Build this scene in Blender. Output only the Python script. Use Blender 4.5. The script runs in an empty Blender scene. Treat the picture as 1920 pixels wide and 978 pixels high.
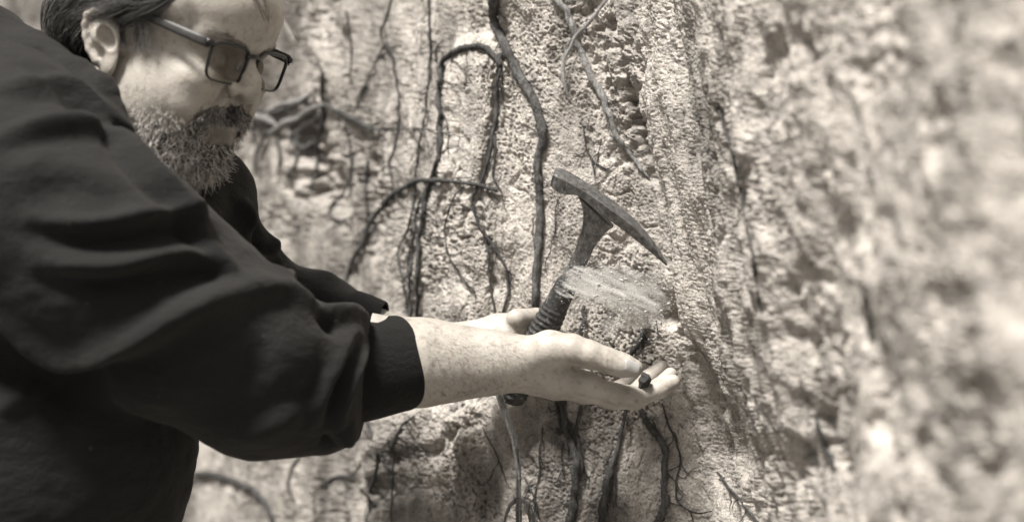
import bpy, math, random
import numpy as np
from mathutils import Vector
random.seed(4); rng = np.random.default_rng(7)
scene = bpy.context.scene
COL = scene.collection

# ------------------------------------------------------------------ camera, light, exposure
CZ = 1.35                       # camera height; the picture is 1920 x 978 units wide in px()
FPX = 2667.0                    # 50 mm lens on a 36 mm sensor, in those units
cam = bpy.data.cameras.new("camera"); camo = bpy.data.objects.new("camera", cam); COL.objects.link(camo)
camo.location = (0, 0, CZ); camo.rotation_euler = (math.pi / 2, 0, 0)
cam.lens = 50; cam.sensor_width = 36; cam.clip_start = 0.05; cam.clip_end = 200
cam.dof.use_dof = True; cam.dof.focus_distance = 1.60; cam.dof.aperture_fstop = 2.4
scene.camera = camo
SUN = Vector((-0.30, -0.38, 0.86)).normalized()
w = bpy.data.worlds.new("World"); scene.world = w; w.use_nodes = True
nt = w.node_tree; bg = nt.nodes["Background"]
sky = nt.nodes.new("ShaderNodeTexSky"); sky.sky_type = 'NISHITA'; sky.sun_disc = False
sky.sun_elevation = math.asin(SUN.z); sky.sun_rotation = math.atan2(SUN.x, SUN.y)
bw = nt.nodes.new("ShaderNodeRGBToBW"); mx = nt.nodes.new("ShaderNodeVectorMath"); mx.operation = 'MULTIPLY'
mx.inputs[1].default_value = (1.0, 0.962, 0.908)
nt.links.new(sky.outputs[0], bw.inputs[0]); nt.links.new(bw.outputs[0], mx.inputs[0])
nt.links.new(mx.outputs[0], bg.inputs[0]); bg.inputs[1].default_value = 0.065
sl = bpy.data.lights.new("sun", 'SUN'); sl.energy = 4.1; sl.angle = math.radians(13); sl.color = (1.0, 0.962, 0.908)
so = bpy.data.objects.new("sun", sl); COL.objects.link(so); so.rotation_euler = SUN.to_track_quat('Z', 'Y').to_euler()
so.location = (0, 0, 5)
vs = scene.view_settings
vs.view_transform = 'Standard'; vs.look = 'None'; vs.gamma = 1; vs.use_curve_mapping = False
vs.exposure = 1.08
scene.cycles.use_denoising = True
scene.cycles.max_bounces = 6

# ------------------------------------------------------------------ helpers
def pt(px, py, Y):
    return np.array([(px - 960) / FPX * Y, Y, CZ + (489 - py) / FPX * Y])
def pts(L): return np.array([pt(*l[:3]) for l in L])
def topx(P):
    P = np.asarray(P); return 960 + P[:, 0] / P[:, 1] * FPX, 489 - (P[:, 2] - CZ) / P[:, 1] * FPX

def mesh(name, V, F, mat, parent=None, smooth=True, cols=None):
    V = np.asarray(V, np.float32).reshape(-1, 3)
    me = bpy.data.meshes.new(name)
    if isinstance(F, np.ndarray):
        k = F.shape[1]; n = len(F)
        me.vertices.add(len(V)); me.vertices.foreach_set("co", V.ravel())
        me.loops.add(n * k); me.loops.foreach_set("vertex_index", F.astype(np.int32).ravel())
        me.polygons.add(n); me.polygons.foreach_set("loop_start", np.arange(0, n * k, k, dtype=np.int32))
        me.update(calc_edges=True)
    else:
        me.from_pydata([tuple(map(float, v)) for v in V], [], F)
    if smooth: me.polygons.foreach_set("use_smooth", np.ones(len(me.polygons), bool))
    if cols is not None:
        a = me.color_attributes.new("tone", 'FLOAT_COLOR', 'POINT')
        c = np.ones((len(V), 4), np.float32); c[:, :3] = np.asarray(cols, np.float32).reshape(len(V), -1)
        a.data.foreach_set("color", c.ravel())
    me.materials.append(mat)
    o = bpy.data.objects.new(name, me); COL.objects.link(o)
    if parent is not None:
        o.parent = parent
        o.matrix_parent_inverse = parent.matrix_basis.inverted()
    return o
def empty(name, loc, label, cat, group=None):
    o = bpy.data.objects.new(name, None); COL.objects.link(o); o.location = tuple(float(a) for a in loc)
    tag(o, label, cat, group); return o
def tag(o, label=None, cat=None, group=None, kind=None):
    if label: o["label"] = label
    if cat: o["category"] = cat
    if group: o["group"] = group
    if kind: o["kind"] = kind
    return o
def getn(o):
    me = o.data; a = np.empty(len(me.vertices) * 3, np.float32); b = a.copy()
    me.vertices.foreach_get("co", a); me.vertex_normals.foreach_get("vector", b)
    return a.reshape(-1, 3).astype(float), b.reshape(-1, 3).astype(float)
def setv(o, V):
    o.data.vertices.foreach_set("co", V.astype(np.float32).ravel()); o.data.update()

# noise --------------------------------------------------------------
PERM = np.random.default_rng(11).permutation(256); PERM = np.concatenate([PERM, PERM, PERM])
GR = np.random.default_rng(12).normal(size=(256, 3)); GR /= np.linalg.norm(GR, axis=1)[:, None]
def perlin(P):
    P = np.asarray(P, float); I = np.floor(P).astype(np.int64); f = P - I; I &= 255
    u = f * f * f * (f * (f * 6 - 15) + 10); out = 0
    for dx in (0, 1):
        hx = PERM[I[:, 0] + dx]
        for dy in (0, 1):
            hy = PERM[hx + I[:, 1] + dy]
            for dz in (0, 1):
                g = GR[PERM[hy + I[:, 2] + dz]]
                d = g[:, 0] * (f[:, 0] - dx) + g[:, 1] * (f[:, 1] - dy) + g[:, 2] * (f[:, 2] - dz)
                out = out + d * (u[:, 0] if dx else 1 - u[:, 0]) * (u[:, 1] if dy else 1 - u[:, 1]) * (u[:, 2] if dz else 1 - u[:, 2])
    return out * 1.6
def fbm(P, n=4, g=0.5):
    s = 0; a = 1
    for i in range(n): s = s + a * perlin(P * 2 ** i + i * 17.3); a *= g
    return s

# signed distance toolkit ---------------------------------------------
def smin(a, b, k):
    h = np.clip(0.5 + 0.5 * (b - a) / k, 0, 1); return b * (1 - h) + a * h - k * h * (1 - h)
def smax(a, b, k): return -smin(-a, -b, k)
def ell(P, c, r, M=None):
    q = P - np.asarray(c)
    if M is not None: q = q @ np.asarray(M)
    r = np.asarray(r, float); k0 = np.linalg.norm(q / r, axis=1); k1 = np.linalg.norm(q / r ** 2, axis=1) + 1e-9
    return k0 * (k0 - 1) / k1
def rc(P, a, b, ra, rb):
    a = np.asarray(a, float); b = np.asarray(b, float); ab = b - a; t = np.clip((P - a) @ ab / (ab @ ab), 0, 1)
    return np.linalg.norm(P - a - t[:, None] * ab, axis=1) - (ra + (rb - ra) * t)
def chain(P, C, R, k=0.004):
    d = None
    for i in range(len(C) - 1):
        e = rc(P, C[i], C[i + 1], R[i], R[i + 1]); d = e if d is None else smin(d, e, k)
    return d
def polygonize(f, lo, hi, h, blk=12, marg=1.5):
    lo = np.asarray(lo, float); hi = np.asarray(hi, float)
    nb = np.ceil((hi - lo) / h / blk).astype(int) + 1; n = nb * blk
    B = np.stack(np.meshgrid(*[np.arange(k) for k in nb], indexing='ij'), -1).reshape(-1, 3)
    dc = f(lo + (B * blk + (blk - 1) / 2) * h)
    D = np.empty(n, np.float32)
    D.reshape(nb[0], blk, nb[1], blk, nb[2], blk)[:] = np.where(dc < 0, -1, 1).reshape(nb[0], 1, nb[1], 1, nb[2], 1)
    act = B[np.abs(dc) < blk * h * 0.87 * marg]
    off = np.stack(np.meshgrid(*[np.arange(blk)] * 3, indexing='ij'), -1).reshape(-1, 3)
    for s in range(0, len(act), 200):
        bb = act[s:s + 200]; P = (bb[:, None] * blk + off[None]).reshape(-1, 3)
        v = f(lo + P * h).reshape(len(bb), blk, blk, blk)
        for q, b in enumerate(bb):
            x, y, z = b * blk; D[x:x + blk, y:y + blk, z:z + blk] = v[q]
    S = D < 0; C8 = [(i, j, k) for i in (0, 1) for j in (0, 1) for k in (0, 1)]
    m = n - 1
    def sl(A, c): return A[c[0]:c[0] + m[0], c[1]:c[1] + m[1], c[2]:c[2] + m[2]]
    cnt = np.zeros(m, np.int8)
    for c in C8: cnt += sl(S, c)
    cells = np.argwhere((cnt > 0) & (cnt < 8))
    idx = np.full(m, -1, np.int64); idx[tuple(cells.T)] = np.arange(len(cells))
    dv = np.stack([D[cells[:, 0] + c[0], cells[:, 1] + c[1], cells[:, 2] + c[2]] for c in C8], 1).astype(float)
    acc = np.zeros((len(cells), 3)); num = np.zeros(len(cells))
    for a in range(8):
        for b in range(a + 1, 8):
            ca, cb = np.array(C8[a]), np.array(C8[b])
            if np.abs(ca - cb).sum() != 1: continue
            mk = (dv[:, a] < 0) != (dv[:, b] < 0)
            t = np.where(mk, dv[:, a] / (dv[:, a] - dv[:, b] + 1e-12), 0)
            acc += mk[:, None] * (ca + t[:, None] * (cb - ca)); num += mk
    V = lo + (cells + acc / num[:, None]) * h
    F = []
    for ax in range(3):
        o1, o2 = [(1, 2), (2, 0), (0, 1)][ax]
        A = [slice(None)] * 3; Bs = [slice(None)] * 3; A[ax] = slice(0, -1); Bs[ax] = slice(1, None)
        E = np.argwhere(S[tuple(A)] != S[tuple(Bs)])
        E = E[(E[:, o1] > 0) & (E[:, o2] > 0) & (E[:, o1] < m[o1]) & (E[:, o2] < m[o2]) & (E[:, ax] < m[ax])]
        flip = S[tuple(E.T)]
        def cid(d1, d2):
            q = E.copy(); q[:, o1] += d1; q[:, o2] += d2; return idx[tuple(q.T)]
        q = np.stack([cid(-1, -1), cid(0, -1), cid(0, 0), cid(-1, 0)], 1)
        q[~flip] = q[~flip][:, ::-1]; F.append(q)
    F = np.concatenate(F); F = F[(F >= 0).all(1)]
    return V, F
def march_many(f, px, py, near=1.0, far=2.2):
    """first point of a solid met by each ray through picture points (px, py); nan where it misses"""
    px, py = np.asarray(px, float), np.asarray(py, float); o = np.array([0, 0, CZ])
    d = np.stack([(px - 960) / FPX, np.ones(len(px)), (489 - py) / FPX], 1); t = np.full(len(px), near); run = np.ones(len(px), bool)
    for i in range(90):
        k = np.where(run)[0]
        if not len(k): break
        v = f(o + d[k] * t[k, None]); hit = v < 4e-4; t[k[~hit]] += v[~hit] * .8; run[k[hit]] = False
        gone = t > far; t[gone] = np.nan; run[gone] = False
    return o + d * t[:, None]
def march(f, px, py, near=1.0, far=2.2):
    q = march_many(f, [px], [py], near, far)[0]; return None if np.isnan(q[0]) else q
def resample(C, step):
    C = np.asarray(C, float); L = np.r_[0, np.cumsum(np.linalg.norm(np.diff(C[:, :3], axis=0), axis=1))]
    n = max(2, int(L[-1] / step) + 1); s = np.linspace(0, L[-1], n)
    return np.stack([np.interp(s, L, C[:, i]) for i in range(C.shape[1])], 1)
def smooth_line(C, it=2):
    C = np.asarray(C, float)
    for _ in range(it):
        Q = C[:-1] * .75 + C[1:] * .25; R = C[:-1] * .25 + C[1:] * .75
        C = np.concatenate([C[:1], np.stack([Q, R], 1).reshape(-1, C.shape[1]), C[-1:]])
    return C
def tube(C, R, sides=8, rough=0.0, cap=True, seed=0, flat=None):
    C = np.asarray(C, float); n = len(C); R = np.broadcast_to(R, (n,)).astype(float)
    T = np.gradient(C, axis=0); T /= np.linalg.norm(T, axis=1)[:, None] + 1e-12
    N = np.zeros_like(T); a = np.array([0, 0, 1.0]) if abs(T[0, 2]) < .8 else np.array([1.0, 0, 0])
    v = np.cross(T[0], a); v /= np.linalg.norm(v)
    for i in range(n):
        v = v - T[i] * (v @ T[i]); v /= np.linalg.norm(v) + 1e-12; N[i] = v
    Bn = np.cross(T, N); th = np.arange(sides) / sides * 2 * math.pi
    rr = np.repeat(R[:, None], sides, 1)
    ring = N[:, None] * np.cos(th)[None, :, None] + Bn[:, None] * np.sin(th)[None, :, None]
    V = C[:, None] + ring * rr[..., None]
    if rough:
        q = V.reshape(-1, 3); rm = R.mean() + 1e-6
        nz = fbm(q / rm * np.array([.55, .55, .28]) + seed * 7.7, 3).reshape(n, sides)
        V = C[:, None] + ring * (rr * (1 + rough * nz))[..., None]
    V = V.reshape(-1, 3)
    i = np.arange(n - 1)[:, None] * sides; j = np.arange(sides)[None]; j2 = (j + 1) % sides
    F = np.stack([i + j, i + j2, i + sides + j2, i + sides + j], -1).reshape(-1, 4)
    if cap:
        V = np.concatenate([V, C[:1], C[-1:]]); k = n * sides; jj = np.arange(sides); j3 = (jj + 1) % sides
        F = np.concatenate([F, np.stack([jj * 0 + k, j3, jj, jj * 0 + k], 1), np.stack([jj * 0 + k + 1, (n - 1) * sides + jj, (n - 1) * sides + j3, jj * 0 + k + 1], 1)])
    return V, F
def clean(V, F):
    """drop the doubled corner of cap triangles so every face is valid"""
    out = []
    for f in F.tolist():
        g = []
        for x in f:
            if x not in g: g.append(x)
        out.append(g)
    return V, out
class MB:
    def __init__(s): s.V = []; s.F = []; s.n = 0; s.C = []
    def add(s, V, F, c=None):
        s.V.append(np.asarray(V)); s.F.append(np.asarray(F) + s.n); s.n += len(V)
        if c is not None: s.C.append(np.repeat(np.asarray([c], float), len(V), 0))
    def build(s, name, mat, parent=None, smooth=True):
        V = np.concatenate(s.V); F = np.concatenate(s.F)
        tri = (F[:, 0] == F[:, 3])
        cols = np.concatenate(s.C) if s.C else None
        if tri.any(): return mesh(name, V, [list(f[:3]) if t else list(f) for f, t in zip(F.tolist(), tri)], mat, parent, smooth, cols)
        return mesh(name, V, F, mat, parent, smooth, cols)
def strands(name, paths, rad, mat, parent, tones):
    """paths (S, n, 3): hairs as thin three-sided tapering tubes in one mesh"""
    S, n, _ = paths.shape; T = np.gradient(paths, axis=1); T /= np.linalg.norm(T, axis=2, keepdims=True) + 1e-9
    a = rng.normal(size=(S, 1, 3)); N = np.cross(T, a); N /= np.linalg.norm(N, axis=2, keepdims=True) + 1e-9
    B = np.cross(T, N); tp = np.linspace(1, .35, n)[None, :, None] * np.asarray(rad).reshape(-1, 1, 1)
    rings = [paths + (N * math.cos(q) + B * math.sin(q)) * tp for q in (0, 2.094, 4.189)]
    V = np.stack(rings, 2).reshape(-1, 3)
    s = np.arange(S)[:, None, None] * n * 3; i = np.arange(n - 1)[None, :, None] * 3; j = np.arange(3)[None, None]; j2 = (j + 1) % 3
    F = np.stack([s + i + j, s + i + j2, s + i + 3 + j2, s + i + 3 + j], -1).reshape(-1, 4)
    return mesh(name, V, F, mat, parent, True, np.repeat(np.asarray(tones).reshape(S, 1), n * 3, 1).reshape(-1, 1) * np.array([[1, .95, .9]]))

# materials ------------------------------------------------------------
def sep(v, k=1.0):
    """warm grey of the toned print: v linear value"""
    return (v * 1.012 * k, v * 0.991 * k, v * 0.966 * k, 1)
class Mat:
    def __init__(s, name):
        s.m = bpy.data.materials.new(name); s.m.use_nodes = True; s.t = s.m.node_tree
        s.b = s.t.nodes["Principled BSDF"]; s.out = s.t.nodes["Material Output"]
        s.tc = s.t.nodes.new("ShaderNodeTexCoord")
    def n(s, t, **k):
        o = s.t.nodes.new(t)
        for a, b in k.items():
            if hasattr(o, a) and not a[0].isupper(): setattr(o, a, b)
            else: o.inputs[a.replace('_', ' ')].default_value = b
        return o
    def l(s, a, b): s.t.links.new(a, b)
    def noise(s, scale, detail=4, rough=.55, stretch=None, dist=0):
        o = s.n("ShaderNodeTexNoise"); o.inputs["Scale"].default_value = scale; o.inputs["Detail"].default_value = detail
        o.inputs["Roughness"].default_value = rough; o.inputs["Distortion"].default_value = dist
        if stretch:
            mp = s.n("ShaderNodeMapping"); mp.inputs["Scale"].default_value = stretch
            s.l(s.tc.outputs["Object"], mp.inputs[0]); s.l(mp.outputs[0], o.inputs["Vector"])
        else: s.l(s.tc.outputs["Object"], o.inputs["Vector"])
        return o.outputs[0]
    def ramp(s, src, stops):
        r = s.n("ShaderNodeValToRGB"); e = r.color_ramp.elements
        e[0].position, e[0].color = stops[0]; e[1].position, e[1].color = stops[-1]
        for p, c in stops[1:-1]:
            q = e.new(p); q.color = c
        s.l(src, r.inputs[0]); return r.outputs[0]
    def mix(s, a, b, f, mode='MIX'):
        o = s.n("ShaderNodeMix"); o.data_type = 'RGBA'; o.blend_type = mode
        for sock, v in ((o.inputs[0], f), (o.inputs[6], a), (o.inputs[7], b)):
            if hasattr(v, 'is_linked') or hasattr(v, 'links'): s.l(v, sock)
            else: sock.default_value = v
        return o.outputs[2]
    def bump(s, src, dist, strength=1.0, prev=None):
        o = s.n("ShaderNodeBump"); o.inputs["Distance"].default_value = dist; o.inputs["Strength"].default_value = strength
        s.l(src, o.inputs["Height"])
        if prev is not None: s.l(prev, o.inputs["Normal"])
        return o.outputs[0]
    def fin(s, col=None, rough=.6, nrm=None, **k):
        if col is not None:
            if hasattr(col, 'links'): s.l(col, s.b.inputs["Base Color"])
            else: s.b.inputs["Base Color"].default_value = col
        s.b.inputs["Roughness"].default_value = rough
        if nrm is not None: s.l(nrm, s.b.inputs["Normal"])
        for a, v in k.items(): s.b.inputs[a.replace('_', ' ')].default_value = v
        return s.m

def m_rock():
    m = Mat("rock")
    grain = m.noise(420, 5, .7); mid = m.noise(70, 5, .65); big = m.noise(7, 4, .6, (1, 1, .45))
    c = m.ramp(mid, [(.31, sep(.22)), (.42, sep(.50)), (.66, sep(.66))])
    g = m.ramp(grain, [(.36, sep(.36)), (.46, sep(.95)), (.72, sep(1.18))])
    b = m.ramp(big, [(.28, sep(.55)), (.42, sep(.95)), (.68, sep(1.10))])
    bl = m.ramp(m.noise(24, 4, .65, dist=.6), [(.35, sep(.58)), (.44, sep(.97)), (.7, sep(1.08))]); c = m.mix(c, bl, .75, 'MULTIPLY')
    c = m.mix(c, g, .9, 'MULTIPLY'); c = m.mix(c, b, .8, 'MULTIPLY')
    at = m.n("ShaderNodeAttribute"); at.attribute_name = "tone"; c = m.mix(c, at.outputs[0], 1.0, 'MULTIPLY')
    n = m.bump(mid, .006, 1.0); n = m.bump(grain, .0022, 1.0, n)
    return m.fin(c, .92, n, Specular_IOR_Level=.25)
def m_root(name, lo, hi, sc=1.0):
    m = Mat(name); a = m.noise(220 * sc, 5, .75, (1, 1, .22)); b = m.noise(600 * sc, 3, .6, (1, 1, .5))
    c = m.ramp(a, [(.30, sep(lo)), (.50, sep((lo + hi) / 2.4)), (.68, sep(hi))]); n = m.bump(a, .006, 1.0); n = m.bump(b, .002, 1.0, n)
    return m.fin(c, .85, n, Specular_IOR_Level=.3)
def m_skin():
    m = Mat("skin"); a = m.noise(38, 5, .6); b = m.noise(900, 3, .6); d = m.noise(260, 3, .6); f = m.noise(130, 2, .5)
    c = m.ramp(a, [(.3, (.33, .304, .270, 1)), (.7, (.48, .448, .405, 1))])
    sp = m.ramp(f, [(.54, (1, 1, 1, 1)), (.70, (.74, .71, .68, 1))]); c = m.mix(c, sp, .8, 'MULTIPLY')
    at = m.n("ShaderNodeAttribute"); at.attribute_name = "tone"; c = m.mix(c, at.outputs[0], 1.0, 'MULTIPLY')
    n = m.bump(d, .0012, .45); n = m.bump(b, .0006, .5, n)
    return m.fin(c, .48, n, Subsurface_Weight=.12, Subsurface_Scale=.006, Specular_IOR_Level=.42)
def m_hair(name, rough=.5):
    m = Mat(name); at = m.n("ShaderNodeAttribute"); at.attribute_name = "tone"
    return m.fin(at.outputs[0], rough, Specular_IOR_Level=.35)
def m_cloth(name, v, sheen=.35):
    m = Mat(name); a = m.noise(14, 4, .6); b = m.noise(1500, 3, .7); l = m.noise(220, 3, .6)
    c = m.ramp(a, [(.3, sep(v * .8)), (.7, sep(v * 1.25))])
    li = m.ramp(m.noise(95, 2, .5), [(.745, (1, 1, 1, 1)), (.765, (7, 7, 6.5, 1))]); c = m.mix(c, li, .5, 'MULTIPLY')
    n = m.bump(m.noise(60, 4, .6, (1, 1, 2)), .004, .5); n = m.bump(l, .0016, .7, n); n = m.bump(b, .0008, .8, n)
    return m.fin(c, .8, n, Sheen_Weight=sheen, Sheen_Roughness=.45, Sheen_Tint=(1, .94, .88, 1), Specular_IOR_Level=.2)
def m_plain(name, v, rough, met=0.0, bs=300, bd=.0004, var=.35, **k):
    m = Mat(name); a = m.noise(bs, 5, .65); c = m.ramp(a, [(.3, sep(v * (1 - var))), (.7, sep(v * (1 + var)))])
    return m.fin(c, rough, m.bump(a, bd, .8), Metallic=met, **k)
def m_steel():
    m = Mat("worn_steel"); a = m.noise(120, 6, .7); s2 = m.noise(420, 4, .7, (1, 1, .2)); c = m.ramp(a, [(.32, sep(.05)), (.5, sep(.12)), (.68, sep(.24))])
    g = m.n("ShaderNodeNewGeometry"); e = m.ramp(g.outputs["Pointiness"], [(.56, (0, 0, 0, 1)), (.68, (1, 1, 1, 1))]); sc = m.ramp(s2, [(.57, (0, 0, 0, 1)), (.66, (1, 1, 1, 1))])
    c = m.mix(c, sep(.38), e); c = m.mix(c, m.mix(c, sep(.42), .5), sc)
    return m.fin(c, .46, m.bump(a, .0006, .8), Metallic=.35)
def m_grip():
    m = Mat("rubber_grip"); a = m.noise(200, 5, .7); c = m.ramp(a, [(.40, sep(.022)), (.56, sep(.05)), (.72, sep(.26))]); return m.fin(c, .62, m.bump(a, .0005, .8))
def m_lens():
    m = Mat("lens"); t = m.t; tr = m.n("ShaderNodeBsdfTransparent"); tr.inputs[0].default_value = (.70, .69, .67, 1)
    gl = m.n("ShaderNodeBsdfGlossy"); gl.inputs["Roughness"].default_value = .04; gl.inputs[0].default_value = (1, .98, .95, 1)
    fr = m.n("ShaderNodeLayerWeight"); fr.inputs[0].default_value = .06; mxs = m.n("ShaderNodeMixShader")
    m.l(fr.outputs[0], mxs.inputs[0]); m.l(tr.outputs[0], mxs.inputs[1]); m.l(gl.outputs[0], mxs.inputs[2]); m.l(mxs.outputs[0], m.out.inputs[0])
    return m.m
ROCK = m_rock(); SKIN = m_skin(); HAIR = m_hair("dark_hair", .42); BEARD = m_hair("beard_hair", .5)
ROOT = m_root("root_bark", .028, .17); ROOTP = m_root("pale_root_bark", .18, .42); ROOTM = m_root("mid_root_bark", .045, .24); ROOTD = m_root("dusty_root_bark", .20, .50)
CLOTH = m_cloth("dark_fleece", .0125, .06); CUFF = m_cloth("ribbed_cuff_fabric", .007, .05)
TROUSER = m_cloth("trouser_cloth", .05, .1)
STEEL = m_steel(); GRIP = m_grip()
FRAME = m_plain("dark_acetate", .012, .25, 0, 60, 0, .2); TEMPLE = m_plain("smoky_acetate", .045, .5, 0, 90, 0, .5)
PAD = m_plain("nose_pad_plastic", .35, .3, 0, 90, 0, .1); LENS = m_lens(); PEB = m_plain("dark_stone", .03, .75, 0, 500, .002)
SOIL = m_plain("loose_soil", .42, .95, 0, 200, .0001, .2); LEATHER = m_plain("shoe_leather", .03, .5)
NAIL = m_plain("nail", .40, .28, 0, 150, .0001, .05)
EYE = m_plain("eye_white", .45, .1, 0, 90, 0, .1)
STRAW = m_plain("dry_straw", .75, .6, 0, 100, .0003, .15)

# ------------------------------------------------------------------ ground
def build_ground():
    g = np.linspace(-1, 1, 121); g = np.sign(g) * np.abs(g) ** 3 * 60
    X, Y = np.meshgrid(g, g, indexing='ij'); P = np.stack([X.ravel(), Y.ravel(), 0 * X.ravel()], 1)
    P[:, 2] = -0.01 + .03 * fbm(P * np.array([1.1, 1.1, 1]), 4) * np.clip(np.linalg.norm(P[:, :2], axis=1) / 2, .2, 1)
    n = 121; i, j = np.meshgrid(np.arange(n - 1), np.arange(n - 1), indexing='ij'); k = (i * n + j).ravel()
    o = mesh("ground", P, np.stack([k, k + n, k + n + 1, k + 1], 1), ROCK, cols=np.full((len(P), 1), .3))  # shade of people put into the ground tone, so less light bounces up
    tag(o, "pale trampled earth at the foot of the rock face", "ground", kind="structure")
build_ground()

# ------------------------------------------------------------------ rock face
YC = np.array([[-2600, 5.2], [-1200, 4.2], [-400, 3.5], [0, 3.0], [300, 2.65], [480, 2.42], [600, 2.25], [690, 2.12], [760, 2.0], [800, 1.92], [860, 1.84],
      [940, 1.78], [1020, 1.74], [1110, 1.715], [1190, 1.70], [1222, 1.688], [1256, 1.64], [1296, 1.555], [1345, 1.45], [1420, 1.32], [1520, 1.19],
      [1620, 1.08], [1750, .96], [1920, .83], [2100, .72], [2500, .56], [3200, .40]])
EDGE = np.array([[-600, 1130], [0, 1165], [150, 1188], [300, 1226], [450, 1246], [600, 1264], [700, 1285], [850, 1340], [978, 1335], [1600, 1330]])
def wallY(px, py):
    e = np.interp(py, EDGE[:, 0], EDGE[:, 1]) - 1240
    sh = e * np.clip(1 - np.abs(px - (1240 + e)) / 330, 0, 1)
    y = np.interp(px - sh, YC[:, 0], YC[:, 1])
    px = px + 14 * np.sin(py / 31.0) * np.sin(py / 13.7 + 1) * (py > 640) * (np.abs(px - 690) < 120)
    low = np.clip((py - 700) / 90, 0, 1)                    # a block of rock starts sharply at its lower left
    y = y - low * .16 * (np.clip((px - 682) / 10, 0, 1) - np.clip((px - 700) / 230, 0, 1))
    y = y - .05 * np.exp(-((px - 885) / 48.0) ** 2) * np.clip((700 - py) / 200, 0, 1) * np.clip((py - 60) / 60, 0, 1)    # the rounded column under the arched root
    return y
CREV = [  # grooves in the rock: picture line, half width, depth
    ([(1150, 40), (1170, 110), (1186, 170), (1194, 225), (1208, 275), (1222, 330)], 9, .022),
    ([(1100, 0), (1120, 60), (1138, 120), (1150, 175)], 16, .012),
    ([(932, 110), (928, 170), (926, 230), (915, 300), (900, 345), (890, 380), (905, 430), (922, 480), (925, 540)], 8, .014),
    ([(1262, 560), (1268, 620), (1285, 680), (1330, 760)], 12, .016),
    ([(690, 300), (700, 380), (690, 470)], 14, .012), ([(560, 240), (585, 290), (590, 350)], 30, .05),
    ([(600, 120), (612, 180), (600, 230)], 14, .012), ([(845, 360), (838, 410), (835, 460)], 6, .008),
    ([(1348, 200), (1368, 260), (1385, 330)], 6, .02), ([(1400, 470), (1420, 560)], 7, .02), ([(1612, 540), (1632, 640)], 9, .03), ([(1528, 780), (1560, 880)], 10, .03),
    ([(800, 850), (850, 800), (900, 790)], 14, .014), ([(1050, 800), (1100, 790)], 14, .014), ([(1000, 820), (1010, 900), (1000, 960)], 7, .008)]
def build_wall():
    a = np.concatenate([np.linspace(-2400, -150, 60)[:-1], np.arange(-150, 760, 3.4), np.arange(760, 1350, 1.2), np.arange(1350, 2060, 2.2), np.linspace(2062, 3200, 70)])
    b = np.concatenate([np.linspace(-3600, -160, 50)[:-1], np.arange(-160, 1150, 1.75), np.linspace(1152, 4300, 50)])
    PX, PY = np.meshgrid(a, b, indexing='ij'); sh = PX.shape; px, py = PX.ravel(), PY.ravel()
    Y = wallY(px, py); X = (px - 960) / FPX * Y; Z = CZ + (489 - py) / FPX * Y
    # far above and below the part in view the rows run out to the top edge and the ground
    zt, zb = CZ + (489 + 160) / FPX * Y, CZ + (489 - 1150) / FPX * Y
    up, dn = np.clip((-160 - py) / 3440, 0, 1), np.clip((py - 1150) / 3150, 0, 1)
    Z = np.where(up > 0, zt + (3.1 - zt) * up, Z); Z = np.where(dn > 0, zb + (-.15 - zb) * dn, Z)
    P = np.stack([X, Y, Z], 1)
    G = P.reshape(*sh, 3); tu = np.gradient(G, axis=0); nrm = np.stack([-tu[..., 1], tu[..., 0], 0 * tu[..., 0]], -1)
    # outward = towards the camera side
    nrm = -nrm; nrm /= np.linalg.norm(nrm, axis=2, keepdims=True) + 1e-9
    k = 25; pad = np.pad(nrm, ((k, k), (0, 0), (0, 0)), mode='edge'); cs = np.cumsum(pad, axis=0); nrm = (cs[2 * k:] - np.concatenate([0 * cs[:1], cs[:-2 * k - 1]])[:len(nrm)])[:sh[0]] if False else sum(pad[i:i + sh[0]] for i in range(0, 2 * k + 1, 5))
    nrm /= np.linalg.norm(nrm, axis=2, keepdims=True) + 1e-9
    N = nrm.reshape(-1, 3)
    v = np.array([1, 1, .42])
    d = .020 * fbm(P * 5 * v + 3, 3) + .006 * fbm(P * 19 * v + 9, 3)
    r = 1 - np.abs(fbm(P * 13 * np.array([1, 1, .28]) + 31, 3)) * 2.0; d += .0028 * r
    right0 = np.clip((px - 1290) / 120, 0, 1)
    gm = np.clip(.50 + 1.7 * fbm(P * 6 + 41, 2), .06, 1.6) * (1 - .55 * np.exp(-((px - 1290) / 60.0) ** 2)); q = fbm(P * 75 + 5, 3); d += .0012 * q * gm; q9 = perlin(P * 330 + 7); d += .0012 * q9
    p2 = perlin(P * 270 + 1); d -= .0034 * np.clip(p2 - .12, 0, 1) * 2.2 * gm ** 1.6
    p3 = perlin(P * 120 * v + 21); d -= .0030 * np.clip(p3 - .32, 0, 1) * 2.2 * gm
    pit = perlin(P * 60 * np.array([1, 1, .8]) + 77); pm = np.clip(perlin(P * 9 + 50) * 1.6 + .15, 0, 1)
    d -= .014 * np.clip(pit - .40, 0, 1) * pm * 1.0 * (1 - .9 * right0)
    cn = perlin(P * np.array([8, 8, 2.6]) + 91) + .25 * perlin(P * 40 + 6); cm = np.clip(perlin(P * 3.1 + 12) * 2 + .35, 0, 1); d -= .006 * cm * (1 - right0) * np.exp(-(cn / .03) ** 2)
    c2 = perlin(P * np.array([17, 17, 9]) + 61) + .2 * perlin(P * 70 + 6); d -= .002 * (1 - right0) * np.clip(perlin(P * 5 + 32) * 2 + .2, 0, 1) * np.exp(-(c2 / .03) ** 2)
    d += .003 * np.clip(perlin(P * 42 + 71) - .36, 0, 1) * 2.5 + .0045 * (1 - right0) * (1 - 2 * np.abs(fbm(P * np.array([20, 20, 2.8]) + 44, 3))) + .008 * (1 - right0) * fbm(P * 11 + 2, 2) * np.clip((px - 300) / 300, 0, 1)
    right = np.clip((px - 1290) / 120, 0, 1)
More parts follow.
